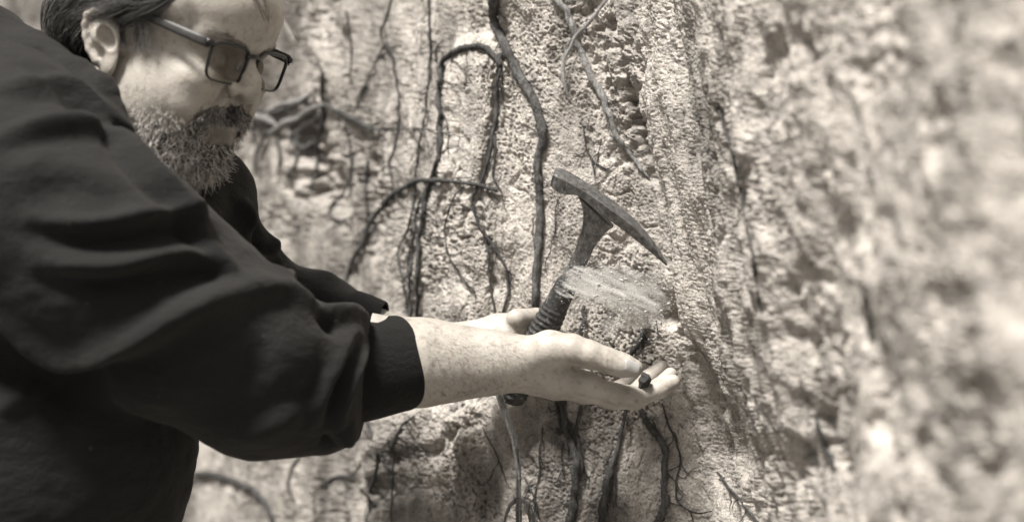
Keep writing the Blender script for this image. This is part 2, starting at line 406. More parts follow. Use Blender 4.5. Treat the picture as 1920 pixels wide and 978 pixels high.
    d += right * (.006 * fbm(P * 23 + 60, 3) - .03 * np.clip(fbm(P * 16 + 8, 4) - .36, 0, .4) + .008 * perlin(P * 9 + 3))
    rug = np.exp(-(((px - 1150 - (py - 150) * .22) / 62) ** 2)) * np.clip((360 - py) / 80, 0, 1) + .8 * np.exp(-(((px - 1180) / 60) ** 2 + ((py - 520) / 60) ** 2)) + .6 * np.exp(-(((px - 760) / 160) ** 2 + ((py - 880) / 70) ** 2))
    d += rug * (.005 * fbm(P * 34 + 14, 3) - .012 * np.clip(perlin(P * 85 + 2) - .12, 0, 1))
    d += .0012 * perlin(P * 480 + 3)
    for L, hw, dep in CREV:
        C = smooth_line(np.array(L, float), 2); C = resample(np.c_[C, 0 * C[:, 0]], 4)[:, :2]
        lo, hi = C.min(0) - 3 * hw, C.max(0) + 3 * hw
        mk = np.where((px > lo[0]) & (px < hi[0]) & (py > lo[1]) & (py < hi[1]))[0]
        if not len(mk): continue
        wob = hw * .8 * perlin(np.c_[px[mk] / 25, py[mk] / 25, py[mk] * 0 + hw])
        dd = np.sqrt(((np.c_[px[mk] + wob, py[mk]][:, None] - C[None]) ** 2).sum(2)).min(1)
        d[mk] -= dep * np.exp(-(dd / hw) ** 2) * (.7 + .6 * perlin(np.c_[px[mk] / 14, py[mk] / 14, py[mk] * 0 + 4]))
    hole = np.exp(-(((px - 1244) / 20) ** 2 + ((py - 585) / 24) ** 2)); d -= .03 * hole
    P = P + N * d[:, None]
    n = sh[1]; i, j = np.meshgrid(np.arange(sh[0] - 1), np.arange(sh[1] - 1), indexing='ij'); kk = (i * n + j).ravel()
    tone = np.ones(len(px)); blotch = np.clip(.5 + .9 * fbm(P * np.array([5, 5, 3.2]) + 23, 3), 0, 1)      # blotchy and darker on the left; shade of the arms painted in low down
    mL = np.clip((830 - px) / 260, 0, 1); mShade = np.clip((py - 730) / 90, 0, 1) * np.clip((1330 - px) / 60, 0, 1) * (px > 300)
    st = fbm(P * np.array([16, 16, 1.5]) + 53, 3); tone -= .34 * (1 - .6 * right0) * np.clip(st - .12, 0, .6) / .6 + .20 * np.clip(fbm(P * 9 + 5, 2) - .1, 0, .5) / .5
    tone -= (.18 + .42 * blotch) * mL + .28 * mShade * (1 - mL) * (.4 + blotch); tone = np.clip(tone, .28, 1) * np.where(rug > .2, 1 - .25 * np.clip(rug, 0, 1) * np.clip(perlin(P * 30) * 2 + .4, 0, 1), 1)
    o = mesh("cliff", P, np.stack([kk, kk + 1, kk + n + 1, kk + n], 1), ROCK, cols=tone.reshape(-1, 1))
    tag(o, "pale gritty rock face threaded with roots running from far left to close on the right", "rock face", kind="structure")
    return a, b, P.reshape(*sh, 3)
WA, WB, WP = build_wall()
WQ = WP.reshape(-1, 3); _x, _y = topx(WQ); _k = (_x > -200) & (_x < 2150) & (_y > -150) & (_y < 1150); BIN = 4.0
WD = np.full((600, 340), 9.0); np.minimum.at(WD, (((_x[_k] + 200) / BIN).astype(int), ((_y[_k] + 150) / BIN).astype(int)), WQ[_k, 1])
def wall(px, py, off=0.0):
    i, j = int((px + 200) / BIN), int((py + 150) / BIN); q = WD[max(0, i - 1):i + 2, max(0, j - 1):j + 2]; q = q[q < 8]
    return pt(px, py, (q.min() * .6 + q.mean() * .4 if len(q) else 2.0) - off)

# ------------------------------------------------------------------ roots on the rock
def root_mb(mb, L, off=.35, jit=1.0, sides=9, seed=0, absY=None, rough=.30):
    """L: (px, py, width) along the root"""
    C = smooth_line(np.array(L, float), 2); C = resample(C, 5.0)
    w_ = C[:, 2]; nn = perlin(np.c_[C[:, 0] / 23, C[:, 1] / 23, C[:, 0] * 0 + seed * 3.1]); n2 = perlin(np.c_[C[:, 0] / 23 + 40, C[:, 1] / 23, C[:, 0] * 0 + seed * 3.1])
    j = np.minimum(5, 1.0 + w_ * .3) * jit * np.r_[np.linspace(0, 1, min(4, len(C)))[:len(C)], np.ones(max(0, len(C) - 4))]
    C[:, 0] += nn * j; C[:, 1] += n2 * j * .6
    P = []; R = []
    for x, y, wd in C:
        q = wall(x, y) if absY is None else pt(x, y, absY)
        r = wd * .435 * q[1] / FPX; q = pt(x, y, q[1] - r * (off * 2 + (.9 * perlin(np.array([[x / 60, y / 60, seed * 1.7]]))[0] if absY is None else 0))); P.append(q); R.append(r)
    P = np.array(P); R = np.array(R); k = 5
    if len(P) > 6:
        Yp = np.pad(P[:, 1], k // 2, mode='edge'); Ys = np.convolve(Yp, np.ones(k) / k, 'valid'); P = P * (Ys / P[:, 1])[:, None] + np.array([0, 0, CZ]) * (1 - Ys / P[:, 1])[:, None]
    R = R * np.r_[np.ones(max(0, len(R) - 5)), np.linspace(1, .45, min(5, len(R)))]
    R = R * (1 + .20 * perlin(np.c_[np.arange(len(R)) * .35, R * 0 + seed, R * 0]))
    V, F = tube(P, R, sides, rough=rough, seed=seed); mb.add(V, F)
    return P, R
ROOTS_G = "roots clinging to the rock face"
def root(label, main, branches=(), mat=None, name="root", group=ROOTS_G, seed=0, off=.35, absY=None, cat="root", jit=1.0):
    mat = mat or ROOT
    fine = MB(); allL = [main] + list(branches)
    for bi, B in enumerate(allL):
        C = resample(smooth_line(np.array(B, float), 1), 20.0)
        for c in C[1:-1]:
            if rng.random() > (.62 if absY is None else 0): continue
            a = rng.choice([-1, 1]) * rng.uniform(.3, 1.2) + math.pi / 2; n = rng.integers(4, 11); L = [(c[0], c[1], 2.6)]
            for k in range(n):
                a += rng.normal() * .45; a = a * .93 + .07 * math.pi / 2; st = rng.uniform(5, 10); L.append((L[-1][0] + math.cos(a) * st, L[-1][1] + math.sin(a) * st, 2.5 - 1.4 * k / n))
            root_mb(fine, L, .5, 0, sides=4, seed=k, rough=0)
    mb = MB(); P, R = root_mb(mb, main, off, jit, seed=seed, absY=absY, sides=12 if main[0][2] > 10 else 8)
    e = empty(name, P[0], label, cat, group); mb.build("stem", mat, e)
    if fine.V: tag(fine.build("fine_rootlets", mat, e), kind="stuff")
    for k, B in enumerate(branches):
        m2 = MB(); root_mb(m2, B, off, seed=seed + 11 + k, absY=absY, sides=7); m2.build("side_root", mat, e)
    return e
root("thick rough root running down the middle of the rock to the hammer grip",
     [(928, -60, 24), (926, 0, 23), (924, 35, 20), (936, 65, 20), (956, 108, 19), (976, 148, 20), (1000, 182, 21), (1013, 220, 20), (1020, 258, 20), (1008, 300, 18), (1010, 350, 18), (1013, 400, 18), (1010, 450, 17), (1006, 510, 16), (1003, 575, 15), (1002, 640, 14)], seed=1, jit=.35, mat=ROOTM)
root("dark root arching over a rounded column of rock and dropping to the forearm",
     [(938, 125, 10), (925, 100, 13), (900, 84, 13), (862, 90, 14), (835, 106, 13), (823, 132, 13), (822, 180, 12), (824, 230, 12), (827, 272, 12), (820, 312, 11), (804, 345, 10), (796, 380, 11), (786, 425, 11), (784, 480, 10), (782, 545, 9), (781, 620, 9)],
     [[(818, 115, 5), (817, 90, 5), (832, 72, 4)], [(822, 240, 6), (818, 280, 6), (826, 300, 5)], [(800, 350, 7), (780, 392, 7), (774, 440, 7), (772, 500, 6), (767, 560, 6), (770, 610, 6)], [(822, 195, 3), (845, 240, 3), (826, 252, 3)]], seed=2)
root("thin upright root left of the arched root, looping out near its foot",
     [(803, -20, 5), (806, 60, 5), (806, 125, 6), (800, 185, 5), (794, 240, 5), (781, 290, 5), (778, 345, 5), (775, 400, 6), (760, 442, 5), (743, 470, 5), (748, 502, 5), (760, 545, 5), (764, 590, 5)],
     [[(772, 425, 5), (768, 470, 5), (762, 520, 4), (775, 540, 4)]], seed=3)
root("dark root slanting down to the left from the fork towards the far sleeve",
     [(932, 357, 9), (900, 346, 9), (860, 342, 8), (822, 337, 9), (790, 336, 10), (760, 350, 12), (736, 366, 13), (720, 384, 12), (690, 420, 11), (683, 450, 10), (665, 480, 9), (650, 512, 7), (645, 545, 6)],
     [[(648, 502, 4), (636, 500, 3), (626, 496, 3)]], seed=4, off=.8)
root("crooked root hanging below the end of the arched root and splitting near the hand",
     [(938, 100, 9), (940, 125, 8), (930, 160, 8), (932, 200, 8), (925, 240, 8), (918, 290, 8), (905, 330, 7), (886, 366, 7), (888, 400, 7), (906, 435, 7), (930, 465, 6), (950, 500, 6), (955, 540, 6), (946, 575, 5), (936, 605, 5)],
     [[(906, 437, 6), (916, 480, 5), (918, 530, 5), (930, 590, 5)], [(935, 110, 5), (943, 150, 4), (937, 185, 3), (948, 205, 3)], [(926, 240, 5), (930, 290, 5), (920, 330, 4), (935, 350, 3)]], seed=5)
root("thin wavy root wandering over the rock below the rounded column",
     [(868, 352, 4), (850, 368, 4), (840, 402, 4), (832, 440, 4), (840, 480, 3), (868, 520, 3), (890, 552, 3)], seed=6)
root("thin root zigzagging down the blurred rock beside the upright root",
     [(735, -10, 4), (726, 31, 5), (711, 66, 5), (722, 82, 5), (736, 102, 5), (741, 143, 5), (749, 179, 5), (747, 230, 5), (741, 276, 5), (726, 307, 5), (736, 337, 4), (740, 368, 4), (757, 383, 4)], seed=7)
root("thin straight root slanting down left above the knotted stub", [(720, 84, 4), (695, 133, 4), (675, 179, 4), (660, 215, 4)], seed=8)
root("thin root bending into a hook above the far sleeve",
     [(645, 228, 5), (652, 255, 5), (660, 290, 5), (657, 337, 5), (642, 366, 5), (618, 384, 5), (616, 402, 5), (632, 416, 5), (668, 405, 4)], seed=9)
root("thick broken stub with a thin tail pointing right from the root knot",
     [(608, 196, 10), (635, 210, 11), (662, 221, 12), (690, 240, 15), (700, 246, 10)],
     [[(695, 243, 5), (716, 245, 4), (722, 239, 4), (760, 243, 3), (800, 240, 3), (822, 245, 3)], [(700, 240, 4), (703, 228, 3)]], seed=10, off=.9)
root("dusty pale root pressed into the gritty rock above the hammer head",
     [(1030, -20, 14), (1060, 18, 16), (1075, 50, 15), (1086, 92, 14), (1102, 130, 15), (1124, 172, 15), (1140, 205, 14), (1150, 242, 13), (1166, 272, 12), (1192, 300, 10), (1216, 335, 8)], mat=ROOTD, seed=12, off=-.02)
root("blurred thin root curling out from the rock in front of the dusty root",
     [(1150, -20, 8), (1112, 35, 8), (1084, 62, 8), (1064, 92, 8), (1055, 130, 8), (1060, 168, 7), (1066, 192, 5)], mat=ROOTD, seed=13, absY=1.43)
root("forked rootlet just above the hammer head", [(1092, 230, 2), (1098, 275, 3), (1110, 300, 3), (1114, 335, 4)], [[(1128, 262, 2), (1120, 300, 3), (1114, 330, 3)]], seed=14)
root("stout twisted root below the palm made of several joined stems",
     [(1054, 740, 13), (1056, 785, 14), (1062, 814, 13), (1075, 842, 18), (1083, 872, 20), (1079, 900, 17), (1073, 942, 19), (1068, 1000, 22)],
     [[(1090, 760, 9), (1080, 792, 10), (1082, 819, 10), (1087, 848, 10), (1092, 872, 10), (1086, 900, 9)], [(1042, 752, 6), (1045, 782, 6), (1056, 806, 6)], [(1055, 830, 3), (1052, 865, 3), (1060, 900, 3)], [(1028, 762, 3), (1033, 775, 3), (1050, 760, 3)]], seed=15, off=.6)
root("tapering root under the fingertips, widening towards the bottom",
     [(1174, 762, 7), (1167, 805, 8), (1158, 836, 9), (1150, 862, 14), (1138, 900, 16), (1133, 942, 17), (1128, 1000, 19)],
     [[(1155, 855, 6), (1153, 900, 6), (1151, 952, 5)], [(1192, 785, 3), (1172, 804, 3)], [(1130, 866, 3), (1150, 850, 3)]], seed=16, off=.6)
root("crooked thick root with a swollen knee right of the tapering root",
     [(1200, 765, 12), (1215, 797, 13), (1235, 819, 15), (1249, 848, 15), (1246, 885, 14), (1241, 916, 14), (1255, 938, 19), (1241, 964, 16), (1228, 1000, 17)], seed=17, off=.5, mat=ROOT)
root("wiry thin root right of the swollen root, trailing off to the right",
     [(1241, 754, 4), (1252, 794, 4), (1263, 814, 4), (1278, 856, 4), (1266, 910, 4), (1270, 944, 4), (1303, 964, 4), (1335, 957, 4)],
     [[(1270, 940, 4), (1280, 930, 4)]], seed=18)
root("dark root emerging under the cuff along the edge of the rock block",
     [(684, 780, 8), (698, 818, 9), (708, 850, 9), (706, 885, 8), (692, 922, 8), (690, 1000, 8)], seed=19)
root("thin branching root beside the root under the cuff",
     [(778, 778, 5), (748, 800, 6), (738, 830, 5), (720, 858, 5)], [[(737, 830, 4), (736, 900, 4), (732, 1000, 4)], [(735, 790, 3), (742, 800, 3)]], seed=20)
root("blurred dark root arching over the rock at the bottom left",
     [(335, 905, 9), (357, 892, 11), (382, 885, 12), (414, 890, 13), (448, 905, 13), (479, 919, 13), (496, 942, 12), (516, 990, 12)], seed=21, off=.8)
root("short hooked root under the elbow", [(561, 855, 5), (541, 883, 5), (541, 920, 5), (552, 938, 7)], seed=22)
root("thin wavy root between elbow and cuff low on the rock", [(680, 866, 6), (661, 893, 5), (627, 890, 5), (607, 907, 5), (590, 914, 4)], seed=23)
root("short kinked root between the hammer grip and the thumb", [(1096, 572, 8), (1089, 585, 8), (1101, 596, 9), (1092, 610, 11), (1089, 640, 10)], seed=24, off=.8)
root("short stout root behind the thumb tip below the flying soil", [(1212, 596, 12), (1206, 630, 13), (1192, 652, 13), (1178, 672, 13)], [[(1206, 635, 3), (1225, 630, 3), (1246, 632, 3)], [(1230, 600, 4), (1232, 625, 3)]], seed=25, off=.6)
root("thin drooping root low on the rock right of the pale fibre", [(1018, 800, 3), (1010, 850, 3), (1014, 880, 4), (1004, 920, 4), (1000, 990, 4)], [[(983, 895, 4), (1002, 930, 4), (1012, 975, 4)]], seed=26)
root("thin dark rootlet running down the near blurred rock", [(1345, 198, 5), (1366, 260, 6), (1384, 330, 6), (1398, 420, 5), (1416, 500, 7), (1424, 572, 8)], seed=27)
root("short dark root stub in the blurred rock, halfway down the right part", [(1618, 530, 8), (1634, 580, 12), (1630, 640, 10)], seed=28)
root("short dark root stub in the blurred rock, low in the right part", [(1528, 780, 8), (1542, 830, 14), (1564, 880, 10)], seed=29)
root("thin dark root crossing the bottom of the near blurred rock", [(1345, 885, 5), (1385, 935, 6), (1440, 1000, 7)], seed=30)
root("hairlike rootlet left of the hammer head", [(1046, 370, 1.6), (1040, 400, 1.8), (1043, 430, 1.8), (1034, 455, 1.6), (1030, 490, 1.4)], seed=31)
for k, (L, lab) in enumerate([([(690, 300, 6), (684, 350, 5), (690, 410, 5), (676, 470, 4)], "faint thin root behind the slanting root"),
        ([(648, 20, 4), (660, 90, 4), (655, 150, 3)], "faint rootlet high on the blurred rock"),
        ([(530, 800, 4), (560, 830, 4), (600, 838, 4)], "faint rootlet behind the elbow"),
        ([(905, 800, 3), (925, 840, 3), (938, 870, 3), (950, 905, 3)], "fine rootlet left of the pale hanging fibre")]):
    root(lab, L, seed=40 + k)
# the knot of roots behind the nose
def root_knot():
    c = wall(560, 230)
    e = empty("root_knot", c, "tangled blurred knot of pale and dark roots behind the beard and nose", "root knot")
    def part(nm, L, mat, s, out):
        mb = MB(); root_mb(mb, L, off=out, seed=s, sides=10); mb.build(nm, mat, e)
    part("pale_root", [(470, 212, 12), (490, 222, 14), (508, 226, 14), (524, 242, 12)], ROOTP, 51, 1.2)
    part("pale_root", [(505, 250, 10), (533, 230, 14), (558, 225, 14), (577, 206, 14), (612, 195, 11)], ROOTP, 52, 1.6)
    part("pale_root", [(538, 258, 10), (558, 245, 13), (575, 232, 13), (602, 214, 11)], ROOTP, 53, 1.5)
    part("pale_root", [(500, 208, 9), (530, 195, 12), (560, 190, 12), (582, 176, 9)], ROOTD, 54, .8)
    part("dark_root", [(500, 246, 9), (489, 272, 9), (477, 298, 8), (477, 330, 9)], ROOT, 55, 1.4)
    part("dark_root", [(510, 212, 10), (545, 202, 12), (575, 186, 11), (590, 170, 6)], ROOT, 56, 1.0)
    part("dark_root", [(596, 118, 6), (608, 150, 9), (602, 190, 10), (606, 232, 11), (592, 275, 10), (596, 315, 8), (578, 362, 6)], ROOT, 57, .5)
    part("dark_root", [(550, 262, 12), (570, 285, 18), (592, 262, 14)], ROOT, 58, .5)
    part("dark_root", [(520, 262, 8), (526, 300, 6), (518, 332, 5)], ROOT, 59, .6)
    part("dark_root", [(560, 285, 8), (548, 320, 7), (530, 345, 4)], ROOT, 60, .6)
    part("dark_root", [(480, 200, 7), (472, 235, 8), (478, 268, 6)], ROOT, 61, .6)
root_knot()
# grass stem and the pale fibre below the wrist
mb = MB(); C = resample(smooth_line(pts([(519, 22, 1.98), (535, 50, 1.99), (552, 82, 2.0)]), 2), .006); V, F = tube(C, .0034, 8, rough=.1); mb.add(V, F)
tag(mb.build("grass_stem", STRAW), "pale dry grass stem in front of the rock beside the forehead", "grass stem")
def fibre():
    e = empty("hanging_fibre", pt(955, 735, 1.70), "pale stringy root fibre hanging below the wrist with a frayed end", "root fibre")
    main = smooth_line(pts([(930, 728, 1.67), (944, 768, 1.68), (961, 815, 1.685), (970, 865, 1.69), (974, 920, 1.69), (972, 1010, 1.69)]), 2)
    def bundle(nm, L, n, sp, r, s):
        mb = MB()
        for i in range(n):
            L2 = resample(L, .008); o = rng.normal(size=3) * sp; t = np.linspace(0, 1, len(L2))[:, None]
            L2 = L2 + o * (.6 + .6 * np.sin(t * 5 + i)) + .0015 * np.stack([perlin(np.c_[t * 9, t * 0 + i + a * 9 + s, t * 0]) for a in range(3)], 1)
            V, F = tube(L2, np.linspace(r, r * .6, len(L2)), 5); mb.add(V, F)
        mb.build(nm, ROOTP, e)
    bundle("strand_bundle", main, 16, .0028, .0017, 1)
    bundle("frayed_end", smooth_line(pts([(973, 930, 1.69), (955, 945, 1.68), (945, 985, 1.68)]), 2), 7, .002, .0012, 2)
    bundle("frayed_end", smooth_line(pts([(980, 935, 1.69), (992, 945, 1.68), (995, 985, 1.68)]), 2), 7, .002, .0012, 3)
fibre()

# ------------------------------------------------------------------ person: head frame
HYAW, HPIT, HSC = math.radians(25), math.radians(18), 1.005
Fw = np.array([math.cos(HYAW) * math.cos(HPIT), -math.sin(HYAW) * math.cos(HPIT), -math.sin(HPIT)])
Lf = np.array([math.sin(HYAW), math.cos(HYAW), 0.0]); Up = np.cross(Fw, Lf)
HM = np.stack([Fw, Lf, Up], 1); HO = np.array([-.3637, 1.5, CZ + .2123])
def h2w(P): return (np.asarray(P, float) * HSC) @ HM.T + HO
def w2h(P): return (np.asarray(P, float) - HO) @ HM / HSC
def hback(px, py, lat):
    """head-frame point on the plane y = lat seen at picture point (px, py)"""
    o = w2h(np.array([[0, 0, CZ]]))[0]; d = w2h(pt(px, py, 1)[None])[0] - o
    return o + d * (lat - o[1]) / d[1]
EARH = [hback(*q) for q in ((211, 62, -.078), (208, 42, -.081), (196, 27, -.085), (177, 22, -.089), (164, 28, -.091), (160, 46, -.091), (162, 68, -.089), (169, 92, -.087), (182, 113, -.084))]
EARA = [hback(*q) for q in ((196, 40, -.084), (182, 44, -.086), (175, 60, -.087), (177, 80, -.085), (188, 95, -.083))]
LOBE = hback(201, 124, -.081); TRAG = hback(213, 90, -.0805); CONC = hback(197, 72, -.091)
EARC = hback(185, 64, -.084)
ALA = hback(429, 166, -.0180); NOS = hback(441, 182, -.0125)
EARG = [hback(*q) for q in ((190, 33, -.089), (174, 38, -.092), (167, 52, -.093), (168, 70, -.092), (175, 90, -.090), (186, 104, -.087))]
def head_sdf(Q):
    """Q in head frame; symmetric in y"""
    P = Q.copy(); P[:, 1] = -np.abs(P[:, 1])
    d = ell(P, (-.012, 0, .052), (.098, .076, .082))
    d = smin(d, ell(P, (.047, 0, .070), (.069, .066, .053)), .03)
    d = smin(d, ell(P, (.040, 0, -.005), (.060, .064, .072)), .02)
    d = smin(d, ell(P, (.052, -.036, -.030), (.040, .030, .034)), .022)          # cheek
    d = smin(d, ell(P, (.074, -.036, -.004), (.022, .024, .014)), .018)          # cheekbone
    d = smin(d, ell(P, (.012, -.054, -.040), (.040, .019, .042)), .02)           # jaw muscle
    d = smin(d, chain(P, [(.0, -.052, -.060), (.042, -.038, -.078), (.068, -.008, -.084)], [.022, .022, .018]), .018)
    d = smin(d, ell(P, (.064, 0, -.056), (.034, .034, .034)), .014)              # muzzle
    d = smin(d, ell(P, (.022, 0, -.082), (.054, .050, .032)), .03)               # under the chin
    d = smin(d, rc(P, (-.02, 0, -.05), (-.065, 0, -.19), .063, .070), .03)       # neck
    d = smin(d, chain(P, [(.0925, -.006, .039), (.091, -.028, .045), (.075, -.052, .038)], [.0085, .0085, .008]), .014)   # brow
    d = smax(d, -ell(P, (.106, -.033, .018), (.022, .021, .013)), .009)          # socket
    d = smin(d, ell(P, (.0805, -.032, .0175), (.0145, .0145, .0135)), .004)      # lids
    d = smax(d, -ell(P, (.0955, -.032, .0105), (.004, .012, .0012)), .0012)      # lid slit
    d = smin(d, ell(P, (.083, -.034, .0035), (.010, .015, .004)), .006)          # bag
    d = smin(d, chain(P, [(.0885, 0, .036), (.0985, 0, .022), (.1085, 0, .006), (.1085, 0, -.0045)], [.0078, .0080, .0108, .0142]), .007)
    d = smin(d, ell(P, ALA, (.0125, .0085, .0092)), .0045)    # wing
    d = d + .0042 * np.exp(-(chain(P, [ALA + np.array([-.004, -.004, .011]), ALA + np.array([-.0125, -.003, .002]), ALA + np.array([-.008, -.003, -.009])], [0, 0, 0]) / .0028) ** 2)
    d = smin(d, rc(P, (.106, 0, -.016), (.096, 0, -.024), .0045, .006), .004)
    d = smax(d, -ell(P, NOS, (.0095, .0045, .0042)), .0012)   # nostril
    d = smax(d, -ell(P, (.097, -.0225, -.013), (.006, .0035, .010)), .006)
    # crease from nose to mouth corner
    d = d + .0055 * np.exp(-(rc(P, (.094, -.024, -.018), (.084, -.038, -.047), 0, 0) / .0055) ** 2)
    d = smin(d, chain(P, [(.0965, 0, -.0475), (.092, -.012, -.0485), (.081, -.025, -.053)], [.0062, .0056, .003]), .004)
    d = smin(d, chain(P, [(.0945, 0, -.0600), (.089, -.013, -.0595), (.080, -.024, -.056)], [.0088, .0072, .003]), .003)
    d = smax(d, -ell(P, (.0985, 0, -.0725), (.008, .016, .0055)), .006)
    d = smin(d, ell(P, (.076, 0, -.080), (.018, .020, .018)), .012)
    for a_, b_ in (((352, 92), (392, 94)), ((350, 104), (386, 108)), ((356, 84), (385, 80))):
        d = d + .0013 * np.exp(-(rc(P, hback(*a_, -.062), hback(*b_, -.056), .0, .0) / .0022) ** 2)
    # ear
    e = chain(P, EARH, [.0030, .0034, .0036, .0036, .0036, .0036, .0038, .0042, .0055], .003)
    e = smin(e, ell(P, LOBE, (.0095, .0045, .0115)), .006)
    pl = ell(P, EARC + np.array([.004, .003, -.002]), (.0170, .0050, .034), M=np.array([[.80, 0, -.60], [0, 1, 0], [.60, 0, .80]]))
    e = smin(e, pl, .003); e = smin(e, chain(P, EARA, [.003, .0035, .004, .004, .0045]), .003)
    e = smin(e, rc(P, EARC + np.array([.004, .004, 0]), EARC + np.array([.012, .018, 0]), .016, .016), .006)
    e = smin(e, ell(P, TRAG, (.005, .004, .007)), .004)
    e = smax(e, -ell(P, CONC, (.0072, .0125, .0135), M=np.array([[.85, 0, -.53], [0, 1, 0], [.53, 0, .85]])), .002)
    e = e + .0030 * np.exp(-(chain(P, EARG, [0] * 6) / .0026) ** 2)
    d = smin(d, e, .004)
    return d

# hands ----------------------------------------------------------------
def S(px, Y): return px * Y / FPX
def chn(P, L, k=.003):
    return chain(P, pts(L), [S(l[3], l[2]) for l in L], k)
RH = dict(index=[(1105, 722, 1.566, 20), (1150, 737, 1.572, 19.5), (1200, 742, 1.580, 18.5), (1236, 729, 1.586, 16.5), (1261, 716, 1.592, 15)],
     middle=[(1105, 735, 1.592, 18), (1150, 750, 1.600, 17), (1192, 751, 1.606, 16.5), (1232, 726, 1.614, 15), (1257, 702, 1.620, 13.5)],
     ring=[(1095, 738, 1.616, 17), (1145, 746, 1.624, 16), (1188, 738, 1.632, 15.5), (1216, 708, 1.642, 15), (1240, 689, 1.648, 14)],
     little=[(1085, 732, 1.638, 15), (1128, 738, 1.648, 14), (1162, 726, 1.656, 13), (1190, 704, 1.664, 11.5), (1206, 690, 1.668, 10.5)],
     thumb=[(978, 668, 1.572, 30), (1030, 655, 1.556, 34), (1072, 655, 1.548, 29), (1106, 665, 1.546, 25), (1140, 676, 1.546, 22), (1166, 684, 1.546, 20.5), (1189, 690, 1.546, 17)])
def rhand_sdf(P):
    d = chn(P, [(690, 672, 1.54, 86), (790, 680, 1.56, 76), (860, 680, 1.568, 62), (925, 680, 1.572, 52), (965, 681, 1.575, 48)], .02)
    d = smin(d, chn(P, [(800, 676, 1.575, 72), (960, 676, 1.592, 44)]), .012)
    for nm, a in (('index', (975, 690, 1.580, 38)), ('middle', (975, 692, 1.590, 36)), ('ring', (975, 690, 1.600, 34)), ('little', (972, 684, 1.612, 32))):
        m = RH[nm][0]; mid = ((a[0] + m[0]) / 2 + 4, (a[1] + m[1]) / 2 + 4, (a[2] + m[2]) / 2, (a[3] + m[3]) / 2 + 2)
        d = smin(d, chn(P, [a, mid, (m[0], m[1] - 3, m[2], m[3] + 3)], .006), .012)
    d = smin(d, chn(P, [(1010, 705, 1.586, 30), (1100, 716, 1.592, 20)], .006), .012)
    f = None
    for nm in ('index', 'middle', 'ring', 'little'):
        e = chn(P, RH[nm], .004); f = e if f is None else smin(f, e, .0012)
    d = smin(d, f, .006)
    d = smin(d, chn(P, RH['thumb'][:3], .008), .016)
    d = smin(d, chn(P, RH['thumb'][2:], .008), .004)
    # hollow of the palm, web crease under the thumb
    d = smax(d, -ell(P, pt(1120, 690, 1.600), (.030, .026, .012)), .012)
    cr = rc(P, pt(1082, 682, 1.540), pt(1128, 697, 1.540), .001, .001); d = d + .0035 * np.exp(-(cr / .0045) ** 2)
    for a, b, dep, wd in (((1030, 722, 1.552), (1088, 738, 1.548), .0018, .0060), ((1088, 738, 1.548), (1200, 757, 1.562), .0040, .0035), ((1130, 664, 1.531), (1134, 692, 1.531), .0009, .0016), ((1140, 664, 1.531), (1144, 694, 1.531), .0010, .0016), ((1149, 668, 1.531), (1152, 696, 1.531), .0007, .0014), ((1215, 722, 1.578), (1222, 742, 1.578), .0010, .0020), ((1135, 705, 1.556), (1142, 728, 1.556), .0010, .0025)):
        c = rc(P, pt(*a), pt(*b), 0, 0); d = d + 1.5 * dep * np.exp(-(c / wd) ** 2)
    # tendons of the wrist
    d = d - .0012 * np.exp(-(rc(P, pt(880, 650, 1.552), pt(1000, 640, 1.560), 0, 0) / .008) ** 2)
    return d
HB = np.array(pt(953, 752, 1.712)); HT = np.array(pt(1112, 425, 1.618))       # butt and neck of the hammer
def lhand_sdf(P):
    ax = (HT - HB) / np.linalg.norm(HT - HB)
    g = lambda t, r, th: HB + ax * t + r * (np.cos(th) * e1 + np.sin(th) * e2)
    e1 = np.cross(ax, [0, 1, 0]); e1 /= np.linalg.norm(e1)            # towards picture right/down
    if e1[0] < 0: e1 = -e1
    e2 = np.cross(ax, e1); e2 = e2 if e2[1] > 0 else -e2               # away from the camera
    d = chn(P, [(600, 622, 1.72, 60), (700, 632, 1.715, 48), (800, 645, 1.71, 42), (880, 645, 1.705, 38)], .02)
    d = smin(d, chn(P, [(880, 645, 1.705, 36), (930, 645, 1.70, 44), (958, 650, 1.70, 46)], .01), .015)
    d = smin(d, chn(P, [(885, 640, 1.70, 30), (935, 622, 1.70, 32), (972, 612, 1.70, 28), (1000, 612, 1.705, 20)], .006), .012)
    for k, t in enumerate((.101, .083, .065, .047)):
        C = [g(t, .034, math.pi * .95), g(t, .034, math.pi * .62), g(t - .002, .031, math.pi * .3), g(t - .004, .030, 0), g(t - .006, .030, -math.pi * .22)]
        d = smin(d, chain(P, C, [.012, .0115, .0105, .0095, .0085], .004), .0025) if 0 else smin(d, smin(chain(P, C[:2], [.012, .0115], .004), chain(P, C[1:], [.0115, .0105, .0095, .0085], .004), .003), .005)
    return d
def torso_in(P):
    d = chain(P, [h2w([[-.06, 0, -.13]])[0], (-.50, 1.51, CZ + .03), (-.56, 1.52, CZ - .3), (-.60, 1.52, CZ - .50)], [.065, .12, .13, .13], .03)
    d = smin(d, chain(P, [pt(90, 400, 1.38), pt(480, 690, 1.44), pt(700, 675, 1.54)], [.055, .045, .040]), .03)
    d = smin(d, chain(P, [pt(330, 360, 1.66), pt(530, 600, 1.74), pt(650, 625, 1.72)], [.05, .04, .033]), .03)
    return d
def face_region(pxy, poly):
    x, y = pxy; poly = np.array(poly, float); c = np.zeros(len(x), bool); j = len(poly) - 1
    for i in range(len(poly)):
        xi, yi = poly[i]; xj, yj = poly[j]
        c ^= ((yi > y) != (yj > y)) & (x < (xj - xi) * (y - yi) / (yj - yi + 1e-9) + xi); j = i
    return c
person = empty("person", (-.60, 1.52, 0), "bearded person in glasses and dark sweatshirt leaning towards the rock, one palm open", "person")
